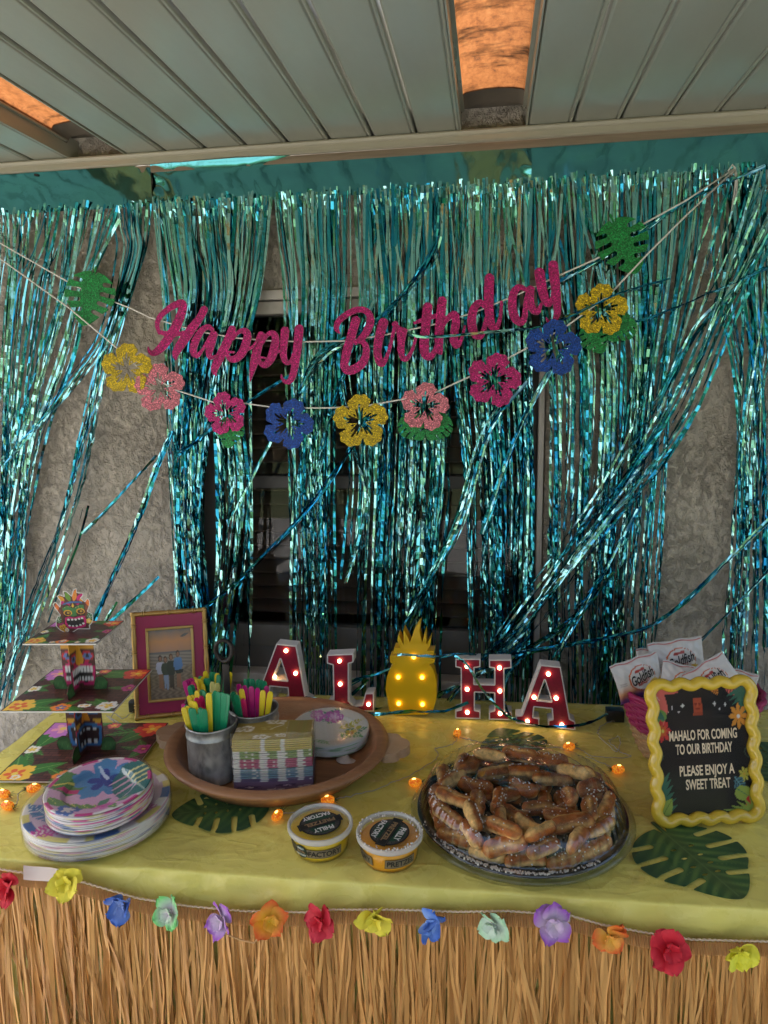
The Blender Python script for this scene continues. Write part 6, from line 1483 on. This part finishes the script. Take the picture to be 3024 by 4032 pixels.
for (s, u, v, wd) in (('MAHALO FOR COMING', .50, .615, .70), ('TO OUR BIRTHDAY', .50, .510, .585), ('PLEASE ENJOY A', .515, .345, .565), ('SWEET TREAT', .52, .240, .46)):
    me = text_mesh(s, size=.036, bold=.0009); w0 = max(q.co.x for q in me.vertices)-min(q.co.x for q in me.vertices); k_ = wd*pw/w0
    for q in me.vertices: q.co = Vector(((u-.5)*pw+q.co.x*k_, .0007, ph0+v*(ph1-ph0)+q.co.y*.74))
    me.materials.clear(); o = link('lettering', me, M_CREAM); o.parent = sg
b = MB(); b.box(-pw/2, pw/2, -.0035, -.0022, ph0, ph1); b.obj('glazing', m_film('sign_glazing', (.98, .98, .98), .015, base=.006), sg)
b = MB(); b.box(-pw/2, pw/2, .0022, .0075, ph0, ph1); b.obj('backing', M_BLACK, sg)
b = MB(); b.box(-.03, .03, .010, .013, .0, .20, M=Matrix.Rotation(R(-22), 4, 'X')); b.obj('easel_back', M_BLACK, sg)

# ---- snack basket
bk = thing('snack_basket', 'round woven basket with magenta upper half holding snack bags', 'basket', (.452, 1.600, TZ))
M_WICK = m_wood('natural_wicker', (.34, .20, .09), (.50, .32, .16), (20, 20, 20)); M_WMAG = mat('magenta_wicker', (.34, .012, .10), .5, var=.2, vscale=50)
nr = 20; Hb = .158
for i in range(nr):
    t = i/(nr-1); r_ = .098+.052*t**.8; z = .005+Hb*t; b = MB()
    b.tube([((r_+.0022*math.cos(a*20+math.pi*(i % 2)))*math.cos(a), (r_+.0022*math.cos(a*20+math.pi*(i % 2)))*math.sin(a), z) for a in [k*2*math.pi/120 for k in range(120)]], .0044 if i < nr-1 else .0062, 6, closed=True)
    b.obj('weave_row', M_WMAG if i > 8 else M_WICK, bk)
for k in range(20):
    a = (k+.5)*2*math.pi/40*2; b = MB(); b.tube([(.098*math.cos(a), .098*math.sin(a), .002), (.135*math.cos(a), .135*math.sin(a), .10), (.150*math.cos(a), .150*math.sin(a), .165)], .0024, 5); b.obj('stake', M_WMAG, bk)
b = MB(); b.lathe([(.0015, .003), (.098, .003)], 32); b.obj('bottom', M_WICK, bk)
M_BAG = mat('glossy_bag_print', rough=.32, attr='Col', coat=.2, bump=.12, bscale=45)
def bag_paint(U, V):
    k = Ink(U, V, (.62, .60, .60)); t = np.clip((.42-V+.10*np.sin(U*4))/.42, 0, 1)
    org = np.array((.62, .24, .05)); pur = np.array((.12, .04, .20)); wht = np.array((.62, .60, .60)); a = np.clip(t*1.6, 0, 1)[:, None]; b2 = np.clip(t*2.2-1.0, 0, 1)[:, None]
    k.c = wht*(1-a)+org*a; k.c = k.c*(1-b2)+pur*b2
    k.fill(V-2, (0, 0, 0)) if False else None
    k.fill(s_ell(U, V, .54, .52, .285, .310), (.52, .10, .02)); k.fill(s_ell(U, V, .552, .522, .264, .286), (.66, .63, .61))
    k.poly([(.42, .725), (.64, .765), (.64, .705), (.42, .665)], (.40, .05, .04))
    k.ell(.76, .34, .10, .075, (.66, .42, .03), .2); k.poly([(.84, .34), (.92, .40), (.91, .28)], (.66, .42, .03)); k.poly([(.46, .375), (.62, .405), (.62, .385), (.46, .355)], (.5, .06, .04))
    k.fill(np.abs(V-.965)-.012, (.42, .05, .05)); 
    for y in (.50, .455): k.fill(np.maximum(np.abs(U-.13)-.07, np.abs(V-y)-.008), (.4, .36, .36))
    return k.c
def bag(px_, py_, Y, ang, bw, bh, lab, yaw=0.0, pit=-.12):
    p = W(px_, py_, Y); t = thing('snack_bag', lab, 'snack bag', (p.x, Y, p.z), 'snack bags in the woven basket'); t.rotation_euler = (pit, ang, yaw)
    def bulge(u, v): return .013*max(0, math.sin(math.pi*min(1, max(0, (v-.05)/.90))))**.6*max(0, math.sin(math.pi*u))**.45+.0012*math.sin(u*31+v*9)*math.sin(v*17)
    nx_, ny_ = 56, 44
    mb_, cc = print_sheet(nx_, ny_, lambda u, v: ((u-.5)*bw*(1-.05*math.sin(math.pi*v)), -bulge(u, v), (v-.5)*bh+.002*math.sin(u*13)*(v > .93)), bag_paint)
    n0 = len(mb_.v); back, c2 = print_sheet(20, 16, lambda u, v: ((u-.5)*bw*(1-.05*math.sin(math.pi*v)), .0006+bulge(u, v), (v-.5)*bh), lambda U, V: np.tile((.6, .58, .57), (U.size, 1)))
    back.f = [tuple(reversed(q)) for q in back.f]; mb_.add(back.v, back.f, 0, True); mb_.obj('pouch', M_BAG, t, np.vstack([cc, c2]))
    me = text_mesh('Goldfish', size=.030, xs=.80, bold=.0005); k_ = bw*.47/(max(q.co.x for q in me.vertices)*2)
    for q in me.vertices:
        x = q.co.x*k_+.045*bw; z = q.co.y*1.05+x*.22+.035*bh; u, v = x/bw+.5, z/bh+.5; q.co = Vector((x, -bulge(u, v)-.0016, z))
    me.materials.clear(); o = link('lettering', me, mat('bag_ink_black', (.012, .010, .012), .5)); o.parent = t
    me = text_mesh('BAKED', size=.010, xs=.9, bold=.0002)
    for q in me.vertices:
        x = q.co.x+.04*bw; z = q.co.y+x*.22-.09*bh; u, v = x/bw+.5, z/bh+.5; q.co = Vector((x, -bulge(u, v)-.0016, z))
    me.materials.clear(); o = link('lettering', me, mat('bag_ink_red', (.36, .03, .02), .5)); o.parent = t
bag(2668, 2604, 1.615, R(-10), .122, .100, 'white snack bag standing tallest at the back of the basket', yaw=R(4))
bag(2515, 2668, 1.560, R(-17), .112, .092, 'white snack bag leaning over the left edge of the basket', yaw=R(14))
bag(2690, 2690, 1.555, R(10), .100, .080, 'white snack bag low in front of the tallest bag', yaw=R(-6), pit=-.3)
bag(2805, 2682, 1.540, R(-38), .110, .088, 'white snack bag tilted steeply beside the tallest bag', yaw=R(-5))
bag(2880, 2702, 1.605, R(6), .100, .082, 'white snack bag at the right edge of the basket', yaw=R(-20))
bag(2590, 2618, 1.665, R(-4), .100, .085, 'white snack bag behind the tallest bag showing its clear seam', yaw=R(10))

# ---- paper monstera leaves lying on the cloth
def m_leafprint():
    k = NT('printed_leaf_card'); a = k.new('ShaderNodeAttribute'); a.attribute_name = 'Col'; k.link(a.outputs['Color'], k.b.inputs['Base Color']); k.b.inputs['Roughness'].default_value = .45; return k.m
M_LEAFP = m_leafprint()
def leaf_paint(U, V):
    k = Ink(U, V, (.034, .105, .036)); x = np.abs(U); ph = (V*.55+x*.42)*9.0; st = .5+.5*np.sin(ph*2*np.pi*.9+np.sin(U*9)*.6)
    t = np.clip(st*1.2-.3, 0, 1)*np.clip(1.2-x*1.1, 0, 1); k.c = k.c*(1-t[:, None]*.75)+np.array((.17, .28, .07))*t[:, None]*.75
    t2 = np.clip((x-.25)/.6, 0, 1)*.7; k.c = k.c*(1-t2[:, None])+np.array((.014, .060, .036))*t2[:, None]
    t3 = np.clip(.25-x, 0, .25)*3.2; k.c = k.c*(1-t3[:, None])+np.array((.06, .10, .032))*t3[:, None]
    for s in (-1, 1):
        for i in range(6): y0 = .55-.24*i; k.stroke([(0, y0, .014), (s*.45, y0-.02-.05*i, .012), (s*.85, y0-.16-.06*i, .004)], (.085, .15, .05))
    k.stroke([(0, 1.1, .05), (0, .2, .036), (0, -1.0, .01)], (.10, .17, .06)); return k.c
def placeleaf(base, tip, wide, lab, lift=.0012, wiggle=.0):
    a, b_ = T(*base), T(*tip); d = (b_-a); L_ = d.length; d.normalize(); n = Vector((-d.y, d.x, 0)); r_ = L_/2.1
    t = thing('paper_monstera_leaf', lab, 'paper leaf', ((a.x+b_.x)/2, (a.y+b_.y)/2, TZ), 'printed monstera leaves on the tablecloth')
    def pl(u, v, dd): p = a+d*(1.06-v)*r_*.98+n*u*r_*wide; return (p.x, p.y, TZ-.0015+lift-dd+.003*abs(u)*wiggle)
    mb_, cc = plate(lambda U, V: monstera(U, V, 4, .050, .36, True), (-1.15, -1.2, 1.15, 1.2), 90, .0006, pl, leaf_paint); wobj(mb_, 'leaf_cutout', [M_LEAFP, M_LEAFP], t, cc)
placeleaf((2575, 3245), (2925, 3545), 1.12, 'large dark green paper monstera leaf lying in front of the wavy sign', .0030)
placeleaf((1090, 3150), (672, 3210), .95, 'dark green paper monstera leaf tucked under the wooden bowl', .0026)
placeleaf((2080, 2985), (1960, 2868), 1.25, 'dark green paper monstera leaf spread behind the pretzel tray', .0028)
placeleaf((2920, 3060), (3080, 2930), 1.0, 'dark green paper monstera leaf hidden behind the wavy sign', .0026)

# ---- pineapple fairy lights
fl_ = thing('pineapple_fairy_lights', 'clear wired fairy lights with small orange pineapple bulbs and two black battery boxes', 'fairy lights', (0, 1.4, TZ))
def m_orange():
    k = NT('orange_lit_plastic'); v = k.coord(); vo = k.new('ShaderNodeTexVoronoi'); vo.inputs['Scale'].default_value = 260; k.link(v, vo.inputs['Vector'])
    c = k.ramp(vo.outputs['Distance'], [(.1, (.95, .42, .03)), (.7, (.70, .12, .008))]); k.link(c, k.b.inputs['Base Color']); k.b.inputs['Roughness'].default_value = .25
    k.link(c, k.b.inputs['Emission Color']); k.b.inputs['Emission Strength'].default_value = .16; k.link(k.bump(vo.outputs['Distance'], .6, .004), k.b.inputs['Normal']); return k.m
M_ORG = m_orange(); M_GRNP = mat('green_plastic_leaf', (.02, .075, .015), .35); M_WIRE = mat('clear_wire', (.42, .40, .34), .3, coat=.4); M_CORE = m_bulb('amber_core', (1.0, .62, .12), 1.8)
BUL = [(1801, 2886, 80), (2238, 2940, 200), (2436, 3029, 10), (1632, 3082, 190), (1090, 3212, 255), (1288, 3150, 185), (12, 3126, 175), (28, 3172, 170), (135, 3103, 25), (1560, 3060, 20)][:9]
for (px_, py_, an) in BUL:
    p = T(px_, py_, TZ+.008); b = MB(); b.lathe([(.0012, -.016), (.0055, -.0145), (.0088, -.009), (.0096, -.002), (.0085, .006), (.0055, .0115), (.0012, .013)], 14, rfun=lambda a, r_, z: 1+.05*math.cos(a*7)*math.cos(z*900))
    o = b.obj('pineapple_bulb', M_ORG); o.matrix_world = Matrix.Translation((p.x, p.y, TZ+.0085)) @ Matrix.Rotation(R(an), 4, 'Z') @ Matrix.Rotation(R(90), 4, 'Y'); put(fl_, o)
    b = MB()
    for k in range(9):
        a = k*2*math.pi/9; l = .011+.004*(k % 2); v = [(.0018*math.cos(a-.9), .0018*math.sin(a-.9), -.013), (.0018*math.cos(a+.9), .0018*math.sin(a+.9), -.013), (.0062*math.cos(a), .0062*math.sin(a), -.013-l*.6), (.0086*math.cos(a), .0086*math.sin(a), -.013-l)]
        b.add(v, [(0, 1, 2), (1, 3, 2), (0, 2, 3)])
    b.obj('leaf_tuft', M_GRNP, o)
    b = MB(); b.lathe([(.0012, -.004), (.0026, -.002), (.0026, .003), (.0012, .005)], 8, c=(-.0078, 0, 0)); b.obj('core', M_CORE, o)
def wire(pts, seed):
    r = np.random.default_rng(seed); P = catmull([(*T(*q, TZ+.003)[:2],) for q in pts], 8); b = MB(); b.tube([(p[0]+r.normal()*.0012, p[1]+r.normal()*.0012, TZ+.0028+abs(r.normal())*.0016) for p in P], .0011, 5); wobj(b, 'wire', M_WIRE, fl_)
wire([(1801, 2900), (1790, 2925), (1730, 2945), (1712, 2950), (1725, 2975), (1690, 3010), (1600, 3060), (1480, 3110), (1380, 3135), (1300, 3150), (1200, 3190), (1100, 3205)], 1)
wire([(1801, 2900), (1850, 2915), (1960, 2935), (2100, 2945), (2238, 2945), (2290, 2955), (2340, 2980), (2480, 2982), (2440, 2960), (2400, 2920), (2440, 2905), (2430, 2960), (2360, 2900), (2360, 2870), (2385, 2850), (2420, 2840)], 2)
wire([(2300, 2975), (2380, 3010), (2430, 3030)], 3)
wire([(525, 2805), (480, 2830), (450, 2808), (438, 2830), (452, 2845), (420, 2820), (470, 2850)], 4)
wire([(180, 3100), (150, 3095), (110, 3100), (75, 3125), (70, 3160), (50, 3180)], 5)
for (px_, py_, dx, dy, dz_) in ((2425, 2850, .022, .015, .030), (519, 2812, .012, .010, .032)):
    p = T(px_, py_, TZ); b = MB(); b.box(p.x-dx, p.x+dx, p.y+.006, p.y+.006+2*dy, TZ, TZ+dz_, bev=.003); wobj(b, 'battery_box', M_BLACK, fl_)

# ---- cutlery labels: each one by what stands next to it
cut = [o for o in C.objects if o.get('category') == 'cutlery']; grp = {}
for o in cut: grp.setdefault(o['label'], []).append(o)
RANK = ['leftmost', 'second', 'third', 'fourth', 'fifth', 'sixth', 'seventh', 'eighth', 'ninth', 'tenth', 'eleventh', 'twelfth', 'thirteenth', 'fourteenth', 'fifteenth', 'sixteenth', 'seventeenth']
for lab, os_ in grp.items():
    if len(os_) == 1: continue
    os_.sort(key=lambda o: (o.matrix_world @ Vector((0, 0, .17))).x)
    for i, o in enumerate(os_):
        o['label'] = ('%s %s' % (RANK[i], lab.replace(' standing in the', ' in the'))) if i == 0 else '%s from the left, %s' % (RANK[i], lab.replace(' standing in the', ' in the'))
